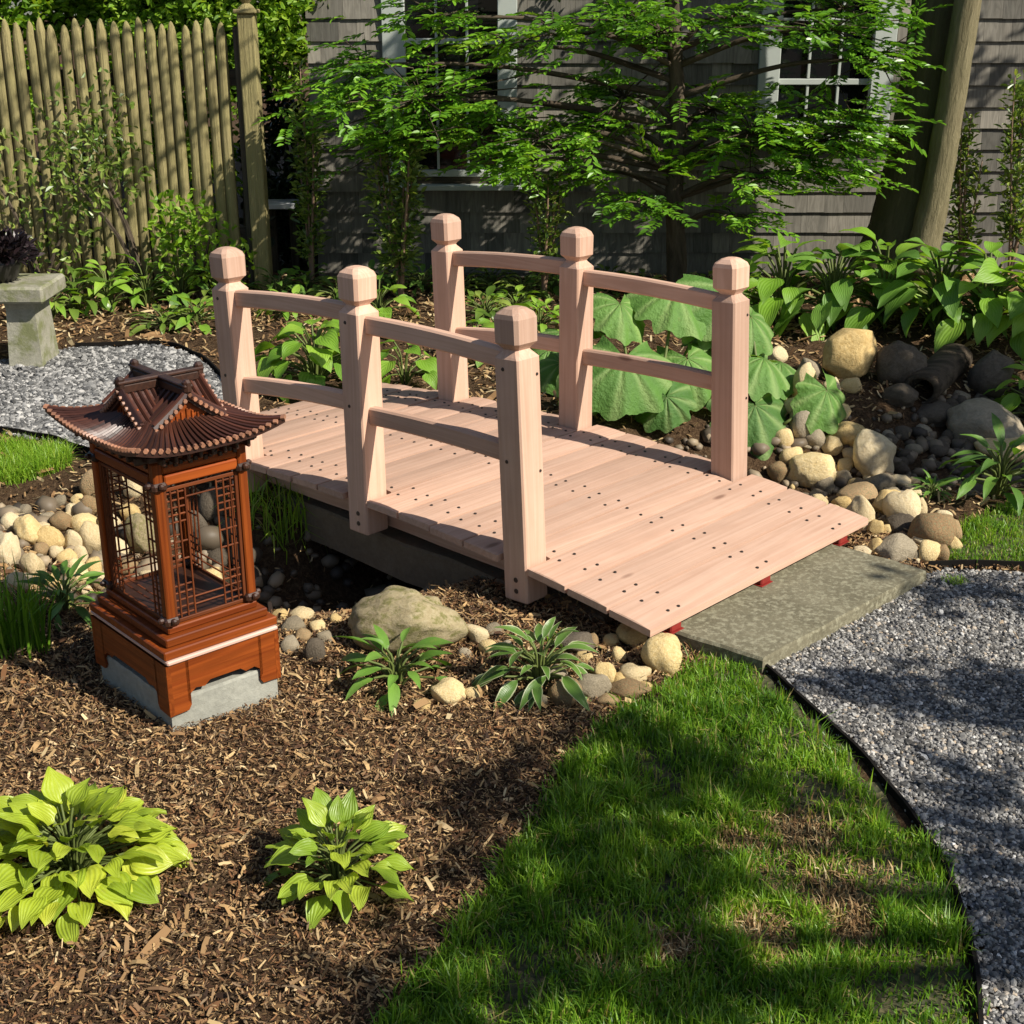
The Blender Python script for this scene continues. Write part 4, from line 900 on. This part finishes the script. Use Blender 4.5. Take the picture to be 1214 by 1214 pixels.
# ------------------------------------------------------------------ leafy plants
def blade(L, W, arch, fold, nu=8, nv=5, belly=.42, tip=1.25, wav=.0):
    """broad leaf along +x, tc = (u, v)"""
    V = []; T = []; ph = random.random()*6
    for i in range(nu):
        u = i/(nu-1); w = (math.sin(PI*min(1, (u**(math.log(.5)/math.log(belly)))))**.8) if 0 < u < 1 else 0.02
        w *= (1 if u < belly else (1-(max(0, (u-belly)/(1-belly)))**tip*.25))
        th = -arch*u; 
        x = L*(math.sin(arch*u)/arch if abs(arch) > .01 else u); z = -L*((1-math.cos(arch*u))/arch if abs(arch) > .01 else 0)
        for j in range(nv):
            v = -1+2*j/(nv-1); yy = v*W/2*w
            V.append((x+abs(yy)*0, yy*math.cos(fold*.7), z+abs(yy)*math.sin(fold)+wav*W*math.sin(u*9+ph+v*2)*abs(v))); T.append((u, v, 0))
    Fc = np.array([[i*nv+j, (i+1)*nv+j, (i+1)*nv+j+1, i*nv+j+1] for i in range(nu-1) for j in range(nv-1)])
    return np.array(V), Fc, np.array(T)
def put_leaf(mb, V, Fc, T, p, az, pitch, roll=0, m=0, rnd=None):
    cz, sz = math.cos(az), math.sin(az); d = np.array([cz*math.cos(pitch), sz*math.cos(pitch), math.sin(pitch)])
    y = np.array([-sz, cz, 0]); z = np.cross(d, y); y2 = y*math.cos(roll)+z*math.sin(roll); z2 = np.cross(d, y2)
    mb.add(V@np.stack([d, y2, z2], 0)+p, Fc, m, rnd, T)
def hosta(px, py, n, L, W, spread, height, mat, label, group=None, name='hosta', cat='plant', arch=.9, up=1.15, low=-.35, scale_in=.8, wav=.05, fold=.3, belly=.42, stem=True, base=None, nu=8, squash=1.0):
    b = GT(px, py) if base is None else np.asarray(base)
    mb = MB(); a0 = random.random()*6
    for k in range(n):
        t = ((k+.5)/n)**.6; az = a0+k*2.39996+random.gauss(0, .2)
        r = spread*(.12+.88*t)*random.uniform(.8, 1.1); z = height*(1-.72*t**1.6)*random.uniform(.85, 1.1)
        p = b+np.array([math.cos(az)*r, math.sin(az)*r*squash, max(z, .02)])
        s = (scale_in+(1-scale_in)*t)*random.uniform(.62, 1.15); pit = up+(low-up)*t+random.gauss(0, .14)
        V, Fc, T = blade(L*s, W*s*random.uniform(.85, 1.1), arch*random.uniform(.7, 1.3), fold*random.uniform(.5, 1.2), nu, 5, belly, wav=wav)
        if stem:
            m_ = b+np.array([math.cos(az)*r*.35, math.sin(az)*r*.35*squash, z*.7]); tube(mb, smoothpath([b+np.array([math.cos(az)*.01, math.sin(az)*.01, -.01]), m_, p], 3), [.004*L/.14]*7, 4, 1, cap=False)
        put_leaf(mb, V, Fc, T, p, az+random.gauss(0, .25), pit, random.gauss(0, .25), 0, np.clip(random.gauss(.5, .26), 0, 1))
    return tag(mb.build(name, [mat, M['stem']], smooth=True), label, cat, group)
hosta(88, 1045, 120, .096, .068, .165, .155, M['lime'], 'large lime yellow hosta clump on the mulch at the left', wav=.09, low=-.12, arch=.6, up=1.15, fold=.25)
hosta(402, 1050, 58, .086, .052, .105, .14, M['limeb'], 'smaller yellow green hosta standing alone on the mulch', wav=.10, low=-.1, arch=.55, up=1.25, fold=.28)
hosta(470, 812, 26, .125, .042, .11, .11, M['hosta'], 'dark green narrow leaved hosta in front of the mossy boulder', low=-.3)
hosta(640, 814, 40, .12, .036, .11, .13, M['hostavar'], 'white edged green hosta right of the mossy boulder', low=-.4)
hosta(1182, 590, 36, .17, .05, .13, .2, M['hosta'], 'strap leaved green hosta at the right edge above the small lawn', low=-.2)
hosta(78, 725, 34, .11, .032, .09, .11, M['hosta'], 'green narrow leaved plant below the stone heap left of the lantern', low=-.2)
hosta(1103, 590, 34, .07, .016, .05, .06, M['hosta'], 'small tufted green plant among the stones right of the bridge', low=-.1)
hosta(375, 462, 44, .17, .13, .23, .32, M['bright'], 'bright green broad leaved plant seen through the left bridge railing', arch=1.1, up=.7, low=-.5, belly=.34)
hosta(480, 455, 14, .13, .10, .16, .2, M['bright'], 'bright leafy clump behind the middle left bridge post', up=.6, low=-.5, belly=.34)
hosta(560, 420, 22, .12, .07, .15, .16, M['bright'], 'low bright green clump in sun between the left rail and right rail', up=.8, low=-.4)
hosta(450, 375, 16, .16, .10, .18, .2, M['bright'], 'bright green leaves rising behind the left mid post cap', up=.7, low=-.4)
for (a, b, nn, lab) in [(925, 385, 30, 'leftmost tall hosta of the bank at the foot of the leaning trunks'), (985, 388, 34, 'tall hosta behind the flat topped stump stone'), (1045, 385, 36, 'tall broad hosta in front of the leaning tree trunks'), (1110, 392, 36, 'tall hosta right of the leaning trunks above the hollow log'), (1165, 398, 34, 'tall hosta with large pale leaves at the right end of the bank'), (1225, 410, 30, 'tall hosta cut off by the right picture edge')]:
    hosta(a, b, nn, .24, .14, .24, .42, M['hosta'] if 'behind' in lab or 'above' in lab else M['bright'], lab, 'tall hostas on the right bank', arch=.8, up=.8, low=-.55, belly=.38)
hosta(1222, 500, 30, .17, .085, .16, .24, M['bright'], 'green leaves spilling over the dark rocks at the right picture edge', up=.8, low=-.7)
# butterbur: big ribbed round leaves, each set by hand
def bigleaf(mb, p, size, az, pitch, wid=1.0, arch=.9, roll=0, base=None):
    nf, nr = 97, 9; size = size*.78; V = []; T = []; ph = random.random()*6; q = random.uniform(.8, 1.2); lob = random.uniform(.04, .08)
    for i in range(nf):
        f = -2.62+5.24*i/(nf-1)
        ro = size*(.50+.20*math.cos(f*.5)**2+lob*.8*math.cos(f*9)+.025*math.sin(f*13+ph)+.07*math.sin(2*f+ph)+random.gauss(0, .004))
        for k in range(nr):
            t = k/(nr-1); r = ro*max(t, .02); z = -.85*q*r*r/size*(.7+.5*math.sin(f)**2)+.085*r*math.cos(f*9+.8*math.sin(2*f+ph))*t+.05*r*math.sin(3*f+ph)*t
            V.append((r*math.cos(f), r*math.sin(f)*wid, z)); T.append((t, f, 0))
    Fc = np.array([[i*nr+k, i*nr+k+1, (i+1)*nr+k+1, (i+1)*nr+k] for i in range(nf-1) for k in range(nr-1)])
    put_leaf(mb, np.array(V), Fc, np.array(T), np.asarray(p), az, pitch, roll, 0, np.clip(random.gauss(.5, .25), 0, 1))
    if base is not None: tube(mb, smoothpath([base, (np.asarray(base)*.4+np.asarray(p)*.6)+np.array([0, 0, -.02]), np.asarray(p)+np.array([0, 0, -.004])], 4), .007, 6, 1)
def butterbur(bpx, bpy, lst, label):
    b = GT(bpx, bpy); mb = MB()
    for (px, py, dy, s, az, pit, wd) in lst: bigleaf(mb, PD(px, py, b[1]+dy), s, R(az), R(pit), wd, 1.0, random.gauss(0, .15), b+RNG.normal(0, .03, 3)*np.array([1, 1, 0]))
    tag(mb.build('butterbur', [M['biglf'], M['stem']], smooth=True), label, 'plant', 'butterburs behind the right railing')
butterbur(770, 508, [(740, 425, .0, .46, -95, -38, 1.1), (700, 445, .1, .34, -150, -35, 1.1), (800, 345, .3, .40, -60, -25, 1.0), (735, 360, .25, .30, -80, -35, 1.0), (815, 425, .15, .40, -60, -40, 1.0), (690, 390, .3, .26, 170, -15, 1), (665, 430, .35, .28, -140, -35, 1), (780, 420, .3, .30, 120, 0, 1), (690, 480, .2, .22, -120, -35, 1), (835, 370, .35, .32, -30, -30, 1), (790, 470, -.02, .26, -80, -50, 1)], 'butterbur with huge ribbed leaves between the two right railing posts')
butterbur(905, 500, [(895, 480, -.05, .42, -60, -48, 1.1), (905, 425, .1, .30, -20, -20, 1.0), (865, 345, .25, .44, -50, -48, 1.0), (980, 462, .0, .32, -60, -50, .9), (925, 430, .25, .28, -10, -15, 1.0), (850, 390, .3, .30, 140, -10, 1), (880, 420, .2, .28, -100, -35, 1), (890, 375, .25, .3, -30, -35, 1), (915, 510, -.05, .26, -50, -45, 1)], 'butterbur with huge ribbed leaves right of the front right bridge post')
butterbur(640, 455, [(650, 415, .1, .26, -110, -35, 1), (610, 425, .2, .22, -150, -30, 1), (668, 395, .2, .22, -60, -30, 1), (640, 445, 0, .22, -90, -40, 1)], 'small butterbur clump behind the front left bridge post')
# low plants along the back bed and the fence
spots = [(330, 352), (365, 345), (400, 358), (440, 348), (500, 345), (545, 352), (585, 345), (620, 356), (655, 348), (720, 345), (760, 352), (835, 352), (880, 360), (905, 372), (575, 380), (610, 372), (640, 392), (430, 395), (590, 405), (340, 378)]
for i, (a, b) in enumerate(spots): hosta(a, b, 32, .115, .052, .15, .13, random.choice([M['hosta'], M['bright'], M['shrub']]), 'low leafy green clump in the leaf strewn bed before the house', 'low plants in the back bed', 'bedding_plant', up=.9, low=-.25, nu=6)
for i, (a, b, h_) in enumerate([(90, 372, .30), (130, 368, .34), (175, 365, .36), (215, 360, .34), (255, 358, .28), (60, 378, .24), (232, 385, .16), (195, 388, .12)]):
    hosta(a, b, 26, .15, .06, .16, h_*.75, random.choice([M['shrub'], M['hosta'], M['bright']]), 'green leafy plant growing along the foot of the picket fence', 'plants along the fence foot', 'bedding_plant', up=1.0, low=-.2, nu=6)
# strap-leaf tufts
def tuft(px, py, n, L, W, spread, label, name, lean=.6, cat='grass tuft', mat='grass', lo=.2, hi=.8):
    b = GT(px, py); a = RNG.uniform(0, 2*PI, n); r = spread*np.sqrt(RNG.random(n)); x = b[0]+np.cos(a)*r; y = b[1]+np.sin(a)*r*.8; mb = MB()
    blades(mb, x, y, L*RNG.uniform(.55, 1.1, n), W*RNG.uniform(.7, 1.2, n), RNG.uniform(lo, hi, n), lean); return tag(mb.build(name, M[mat]), label, cat)
tuft(22, 775, 130, .30, .007, .09, 'tall upright iris leaves at the left picture edge', 'iris', .25, 'plant', lo=.0, hi=.5)
tuft(10, 556, 5200, .095, .003, .24, 'rounded bright grass tuft at the left edge beside the pale gravel', 'grass_tuft', .7, lo=.4, hi=.92)
tuft(330, 612, 170, .20, .005, .12, 'pale arching grass hanging under the far left end of the bridge', 'arching_grass', 1.3, lo=.5, hi=.97)
tuft(660, 764, 40, .05, .003, .03, 'thin grass sprig in shade below the bridge end', 'grass_sprig', .6)
tuft(1020, 722, 90, .045, .003, .035, 'little weed tuft at the gravel edge of the flagstone', 'weed_tuft', .8, lo=.5)
tuft(1130, 692, 90, .035, .003, .04, 'little weed tuft in the gravel behind the flagstone', 'weed_tuft', .8, lo=.5)
tuft(895, 792, 60, .03, .003, .03, 'little weed tuft at the front corner of the flagstone', 'weed_tuft', .8, lo=.5)
# slim shrubs on the wall
def slim(px, py, top, wpx, n, label, mat='shrub', leafL=.05, nst=5, Yd=None, group='slim shrubs along the house wall'):
    b = GT(px, py) if Yd is None else np.array([PD(px, py, Yd)[0], Yd, float(H(PD(px, py, Yd)[0], Yd))])
    h = PD(px, top, b[1])[2]-b[2]; w = wpx/F*(b[1]*cp+.4)/2
    root = empty('slim_shrub', tuple(b), 0, label, 'shrub', group); P = []; D = []
    sm = MB()
    for k in range(nst):
        a = random.uniform(0, 2*PI); rr = w*random.uniform(.3, .9); hh = h*random.uniform(.7, 1)
        pts = smoothpath([(0, 0, 0), (math.cos(a)*rr*.25, math.sin(a)*rr*.25, hh*.3), (math.cos(a)*rr*.7, math.sin(a)*rr*.7, hh*.7), (math.cos(a)*rr*.9, math.sin(a)*rr*.9, hh)], 5)
        tube(sm, pts, np.linspace(.010 if k else .016, .003, len(pts)), 5)
        m = n//nst; i = RNG.uniform(.22*len(pts), len(pts)-1.01, m); i0 = i.astype(int); q = pts[i0]+(pts[i0+1]-pts[i0])*(i-i0)[:, None]
        d = rdir(m, .6); ext = RNG.uniform(.0, .5, m)*w*np.clip(1.4-q[:, 2]/h, .35, 1); P.append(q+d*ext[:, None]); D.append(d+np.array([0, 0, .35]))
    sm.build('stem', M['twig'], root, smooth=True)
    P = np.concatenate(P); D = np.concatenate(D); mb = MB(); leaves(mb, P, D, rdir(len(P))+np.array([0, 0, 1.2]), leafL*RNG.uniform(.7, 1.2, len(P)), leafL*.42, RNG.random(len(P))); mb.build('foliage', M[mat], root)
slim(475, 335, 120, 90, 1500, 'bushy slim shrub below the left house window, wider at its top', nst=7, Yd=7.85)
slim(645, 322, 185, 62, 520, 'small sapling with bare pale stem between the two far railing posts', Yd=7.9)
slim(370, 338, 75, 62, 900, 'tall thin shrub at the left corner of the house', Yd=8.25)
slim(1140, 315, 130, 64, 620, 'thin twiggy shrub just right of the leaning trunks', Yd=7.9)
slim(1196, 330, 50, 70, 1000, 'tall twiggy shrub at the right picture edge', Yd=7.8)
# dark bush in the gap and plants climbing the fence
def bush(px0, px1, py0, py1, Yc, dy, n, mat, label, name='bush', leafL=.07, cat='bush', group=None, trunk=True):
    a = PD(px0, py1, Yc); b = PD(px1, py0, Yc); c = (a+b)/2; hw = abs(b[0]-a[0])/2; hh = abs(b[2]-a[2])/2
    g = float(H(c[0], Yc)); root = empty(name, (c[0], Yc, g), 0, label, cat, group)
    ncl = max(5, n//130); cl = RNG.normal(0, .45, (ncl, 3)).clip(-.9, .9)*np.array([hw, dy, hh]); idx = RNG.integers(0, ncl, n)
    rr = np.minimum(hw, hh)*.75; P = cl[idx]+rdir(n)*(RNG.random(n)**.4*rr)[:, None]+np.array([0, 0, c[2]-g]); d = rdir(n)
    mb = MB(); leaves(mb, P, d, rdir(n)+np.array([.4, -.3, .9]), leafL*RNG.uniform(.6, 1.2, n), leafL*.45, np.clip(RNG.random(n)*.7+.3*RNG.random(ncl)[idx], 0, 1)); mb.build('foliage', M[mat], root)
    mb = MB()
    for k in range(4 if trunk else 3):
        q = cl[k % ncl]+np.array([0, 0, c[2]-g]); tube(mb, smoothpath([(RNG.normal(0, .02), 0, -.03), (q[0]*.3, q[1]*.3, q[2]*.5), q], 4), np.linspace(.02, .006, 9), 5)
    mb.build('stem', M['bark'], root)
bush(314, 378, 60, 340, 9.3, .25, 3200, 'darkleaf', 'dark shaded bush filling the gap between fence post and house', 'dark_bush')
bush(90, 235, 100, 345, 7.95, .14, 560, 'shrub', 'loose shrub climbing up the middle of the picket fence', 'fence_shrub', .05, group='shrubs against the fence')
bush(185, 285, 215, 345, 7.9, .12, 480, 'hedge', 'yellow green shrub low against the right part of the fence', 'fence_shrub', .06, group='shrubs against the fence')
bush(-20, 110, 190, 360, 7.95, .1, 300, 'shrub', 'thin shrub against the left part of the fence behind the bench', 'fence_shrub', .055, group='shrubs against the fence')
# ------------------------------------------------------------------ trees
def crown_tree(name, x, y, h, trunk_r, clumps, n, leafL, mat, label, group=None, bark='bark', cat='tree', per=None):
    g = float(H(x, y)); root = empty(name, (x, y, g), 0, label, cat, group)
    cl = np.array([c[:3] for c in clumps])-np.array([x, y, g]); rad = np.array([c[3] for c in clumps])
    tm = MB(); top = np.array([0.05, 0, h]); tp = smoothpath([(0, 0, -.1), (.03, 0, h*.35), (-.02, .03, h*.7), top], 6); tube(tm, tp, np.linspace(trunk_r, trunk_r*.35, len(tp)), 10)
    for c in cl:
        k = min(len(tp)-1, max(3, int(np.argmin(np.abs(tp[:, 2]-c[2]*.8))))); tube(tm, smoothpath([tp[k], (tp[k]+c)/2+np.array([0, 0, .08]), c], 4), np.linspace(trunk_r*.35, .008, 9), 6)
    tm.build('trunk', M[bark], root, smooth=True)
    w = rad**2; idx = RNG.choice(len(cl), n, p=w/w.sum()); sub = rdir(len(cl)*14).reshape(len(cl), 14, 3)*rad[:, None, None]*RNG.uniform(.3, .9, (len(cl), 14, 1))
    j = RNG.integers(0, 14, n); P = cl[idx]+sub[idx, j]+rdir(n)*(rad[idx]*.42*RNG.random(n)**.5)[:, None]*np.array([1, 1, .6])
    mb = MB(); leaves(mb, P, rdir(n, .6), rdir(n)+np.array([0, 0, 1.]), leafL*RNG.uniform(.6, 1.2, n), leafL*.5, np.clip(RNG.random(n), 0, 1)); mb.build('crown', M[mat], root)
# bright trees behind the fence
crown_tree('background_tree', -3.4, 9.1, 2.4, .09, [(-3.5+random.uniform(-1.5, 1.4), 9.0+random.uniform(-.2, .25), random.uniform(.5, 2.3), .42) for k in range(44)], 22000, .075, 'hedge', 'bright green tree rising over the left half of the fence', 'trees beyond the fence')
crown_tree('background_tree', -1.72, 9.0, 2.2, .06, [(-1.72+random.uniform(-.5, .40), 8.78+random.uniform(-.12, .15), random.uniform(1.2, 2.2), .27) for k in range(48)], 17000, .055, 'hedge', 'bright green tree between the fence post and the house corner', 'trees beyond the fence')
# feathery yew-like tree in front of the house
TY = 7.95
tb_ = GT(803, 345); tb_ = np.array([PD(803, 345, TY)[0], TY, float(H(PD(803, 345, TY)[0], TY))])
yew = empty('feathery_tree', tuple(tb_), 0, 'dark trunked tree with layered feathery green branches in front of the house windows', 'tree')
def rel(p): return np.asarray(p)-tb_
tp = smoothpath([tb_-np.array([0, 0, .1])]+[PD(a, b, TY) for a, b in ((802, 300), (799, 235), (804, 150), (800, 60), (796, -40), (803, -180), (800, -330))], 5)
mb = MB(); tube(mb, tp-tb_, np.linspace(.062, .028, len(tp)), 10, jitter=.12); mb.build('trunk', M['bark'], yew, smooth=True)
CL = [(500, 120, 105, 45), (585, 145, 55, 32), (435, 75, 40, 28), (412, 112, 36, 18), (470, 165, 50, 25), (640, 165, 60, 25), (700, 145, 50, 35), (520, 20, 60, 18), (600, 55, 50, 18), (665, 40, 45, 18), (740, 115, 55, 36), (780, 40, 45, 28), (845, 130, 60, 36), (890, 155, 80, 36), (755, 240, 38, 13), (800, 200, 45, 18), (965, 170, 85, 42), (1015, 150, 55, 40), (985, 35, 80, 24), (1040, 70, 30, 28), (905, 212, 48, 16), (985, 205, 50, 14), (870, 255, 28, 9), (740, 15, 55, 22), (1000, 10, 60, 20), (870, 20, 50, 20), (700, 205, 40, 12), (610, 190, 45, 12),
      (560, -50, 80, 30), (760, -60, 80, 30), (980, -50, 80, 30), (800, -170, 60, 30)]
fm = MB(); P = []; D = []; Nn = []; RR = []
for (cx, cy, rx, ry) in CL:
    Yc = TY-.12+random.uniform(-.28, .22); c = PD(cx, cy, Yc); k = int(np.argmin(np.abs(tp[:, 2]-(c[2]-.10)))); k = max(2, min(len(tp)-2, k-1 if cy > 0 else k))
    st = tp[k]; mid = st*.45+c*.55+np.array([0, 0, .06]); pth = smoothpath([st, mid, c], 5); bmb = MB(); tube(bmb, pth-tb_, np.linspace(.022, .006, len(pth)), 6)
    out = c-st; out[2] *= .3; on = np.linalg.norm(out); out = out/on if on > .05 else np.array([0, -1, 0])
    ctone = random.uniform(.25, .75); nt = int(rx*ry/38)+13; sx = rx/F*8.2; sz = ry/F*8.2
    for q in range(nt):
        o = np.array([RNG.normal(0, .5)*sx, RNG.normal(0, .18), RNG.normal(0, .5)*sz]); p0 = c+o
        dv = out*random.uniform(.3, 1)+RNG.normal(0, .55, 3)*np.array([1, .8, .25])+np.array([.05, -.15, -.10]); dv /= np.linalg.norm(dv)
        Ln = random.uniform(.10, .22); m = 13; t = np.linspace(0.05, 1, m); tw = p0+dv*Ln*t[:, None]+np.array([0, 0, -.05])*(t[:, None]**2)*Ln/.2*.5
        side = np.cross(dv, (0, 0, 1.)); side /= np.linalg.norm(side)+1e-9; sg = np.where(np.arange(m) % 2 == 0, 1, -1)[:, None]
        P.append(tw); D.append(dv*.65+side*sg*.8+RNG.normal(0, .12, (m, 3))); Nn.append(np.tile(np.cross(side, dv), (m, 1))+RNG.normal(0, .3, (m, 3))); RR.append(np.clip(ctone+.16*RNG.normal()+RNG.normal(0, .12, m), 0, 1))
        if q % 3 == 0: tube(bmb, np.array([c, (c+p0)/2+np.array([0, 0, .01]), p0, tw[-1]])-tb_, [.005, .004, .003, .0015], 4, cap=False)
    bmb.build('branch', M['bark'], yew, smooth=True)
# unseen bough added above the view so that its leaves dapple the fence
shade_limb = MB(); hub = tp[-4]
for (a, b) in ((15, 110), (55, 95), (95, 275), (60, 300), (135, 235), (175, 200), (30, 200), (215, 120), (150, 120), (250, 250)):
    c = PD(a, b, 8.2)+np.array([.85/1.0017*.743, -.53/1.0017*.743, .669])*4.2
    tube(shade_limb, smoothpath([hub, (hub+c)/2+np.array([0, 0, .2]), c], 5)-tb_, np.linspace(.022, .005, 11), 5); m = 55
    P.append(c+RNG.normal(0, .13, (m, 3))); D.append(rdir(m, .5)); Nn.append(rdir(m)+np.array([0, 0, 1.])); RR.append(RNG.random(m))
shade_limb.build('branch', M['bark'], yew, smooth=True)
P = np.concatenate(P)-tb_; D = np.concatenate(D); Nn = np.concatenate(Nn); RR = np.concatenate(RR)
leaves(fm, P, D, Nn,   .056*RNG.uniform(.75, 1.2, len(P)), .023, RR, fold=.12); fm.build('foliage', M['yew'], yew)
# one leaning trunk as two tubes, shade and sunlight put into their bark colours
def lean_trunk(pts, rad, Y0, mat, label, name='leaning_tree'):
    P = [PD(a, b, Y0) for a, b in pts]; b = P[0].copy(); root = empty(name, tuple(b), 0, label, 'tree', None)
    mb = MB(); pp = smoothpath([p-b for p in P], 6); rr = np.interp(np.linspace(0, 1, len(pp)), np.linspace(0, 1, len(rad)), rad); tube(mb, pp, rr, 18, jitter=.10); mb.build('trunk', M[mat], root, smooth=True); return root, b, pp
r1, b1, pp1 = lean_trunk([(1058, 325), (1070, 270), (1082, 200), (1098, 110), (1112, 0), (1130, -160), (1145, -320)], [.26, .19, .165, .15, .14, .12, .10], 8.05, 'bark_shaded', 'broad shaded side of the leaning trunk, shade put into its dark bark colour, with a flared foot')
r2, b2, pp2 = lean_trunk([(1090, 322), (1098, 280), (1112, 215), (1126, 130), (1148, 0), (1172, -150), (1195, -320)], [.10, .088, .08, .076, .072, .065, .055], 7.82, 'bark_sunlit', 'slim sunlit side of the leaning trunk, sunlight put into its pale bark colour')
def crown_on(root, b, cl, n, leafL, mat):
    cl = np.array(cl); idx = RNG.integers(0, len(cl), n); sub = rdir(len(cl)*12).reshape(len(cl), 12, 3)*(cl[:, 3]*.7)[:, None, None]; j = RNG.integers(0, 12, n)
    P = cl[idx, :3]+sub[idx, j]+rdir(n)*(cl[idx, 3]*.35*RNG.random(n)**.5)[:, None]-b
    mb = MB(); leaves(mb, P, rdir(n, .6), rdir(n)+np.array([0, 0, 1.]), leafL*RNG.uniform(.6, 1.2, n), leafL*.5, RNG.random(n)); mb.build('crown', M[mat], root)
    bm_ = MB()
    for c in cl: tube(bm_, smoothpath([(pp1 if root is r1 else pp2)[-1], ((pp1 if root is r1 else pp2)[-1]+c[:3]-b)/2+np.array([0, 0, .1]), c[:3]-b], 4), np.linspace(.035, .008, 9), 6)
    bm_.build('branch', M['bark'], root)
crown_on(r1, b1, [(3.6+random.uniform(-1.3, 2.2), 7.6+random.uniform(-.7, .6), random.uniform(3.2, 4.9), .5) for k in range(9)], 2200, .10, 'shrub')
# garden trees standing outside the picture on the sun side, whose shade falls on lawn, gravel and stream
SUN = np.array([.85, -.53]); SUN = SUN/np.linalg.norm(SUN); EL = R(42)
sd = np.array([SUN[0]*math.cos(EL), SUN[1]*math.cos(EL), math.sin(EL)])
def over(pts, t, r): return [tuple(G(a, b)+sd*t)+(r,) for a, b in pts]
crown_tree('garden_tree', 4.6, .5, 3.2, .10, over([(690, 950), (770, 925), (640, 1040), (840, 920), (740, 1030), (690, 1110), (790, 1160), (560, 1120), (600, 960), (480, 1190), (880, 1180), (720, 880)], 4.7, .17), 800, .09, 'hedge', 'young garden tree shading the front lawn', 'garden trees to the right')
crown_tree('garden_tree', 5.6, 1.9, 3.0, .10, over([(1000, 815), (1060, 825), (1120, 820), (1180, 812), (1240, 815), (1160, 850), (1220, 850), (1080, 705), (1150, 703), (1220, 706), (1280, 704), (1200, 1100), (1230, 1050), (1150, 930)], 4.6, .13), 520, .09, 'hedge', 'young garden tree shading the gravel path', 'garden trees to the right')
crown_tree('garden_tree', 5.9, 4.6, 3.0, .12, over([(1080, 450), (1130, 440), (1190, 430), (1140, 500), (1090, 500), (1200, 500), (1150, 470), (1110, 540), (1160, 560), (1240, 460), (1250, 520), (1040, 470)], 3.6, .26), 3600, .10, 'hedge', 'garden tree shading the stream bed', 'garden trees to the right')
# ------------------------------------------------------------------ light
SUN = np.array([.85, -.53]); SUN = SUN/np.linalg.norm(SUN); EL = R(42)
sd = np.array([SUN[0]*math.cos(EL), SUN[1]*math.cos(EL), math.sin(EL)])
sl = bpy.data.lights.new('sun', 'SUN'); sl.energy = 5.0; sl.angle = R(.5); sl.color = (1, .93, .82)
so = bpy.data.objects.new('sun', sl); COL.objects.link(so); so.rotation_euler = Vector(sd).to_track_quat('Z', 'Y').to_euler()
w = bpy.data.worlds.new('World'); sc.world = w; w.use_nodes = True; N = w.node_tree.nodes; Lk = w.node_tree.links
sk = N.new('ShaderNodeTexSky'); sk.sky_type = 'NISHITA'; sk.sun_disc = False; sk.sun_elevation = EL; sk.sun_rotation = math.atan2(SUN[0], SUN[1])
Lk.new(sk.outputs[0], N['Background'].inputs[0]); N['Background'].inputs[1].default_value = .066
sc.view_settings.view_transform = 'Standard'; sc.view_settings.look = 'None'; sc.view_settings.exposure = 0.55; sc.view_settings.gamma = 1
sc.cycles.max_bounces = 8; sc.cycles.use_denoising = True
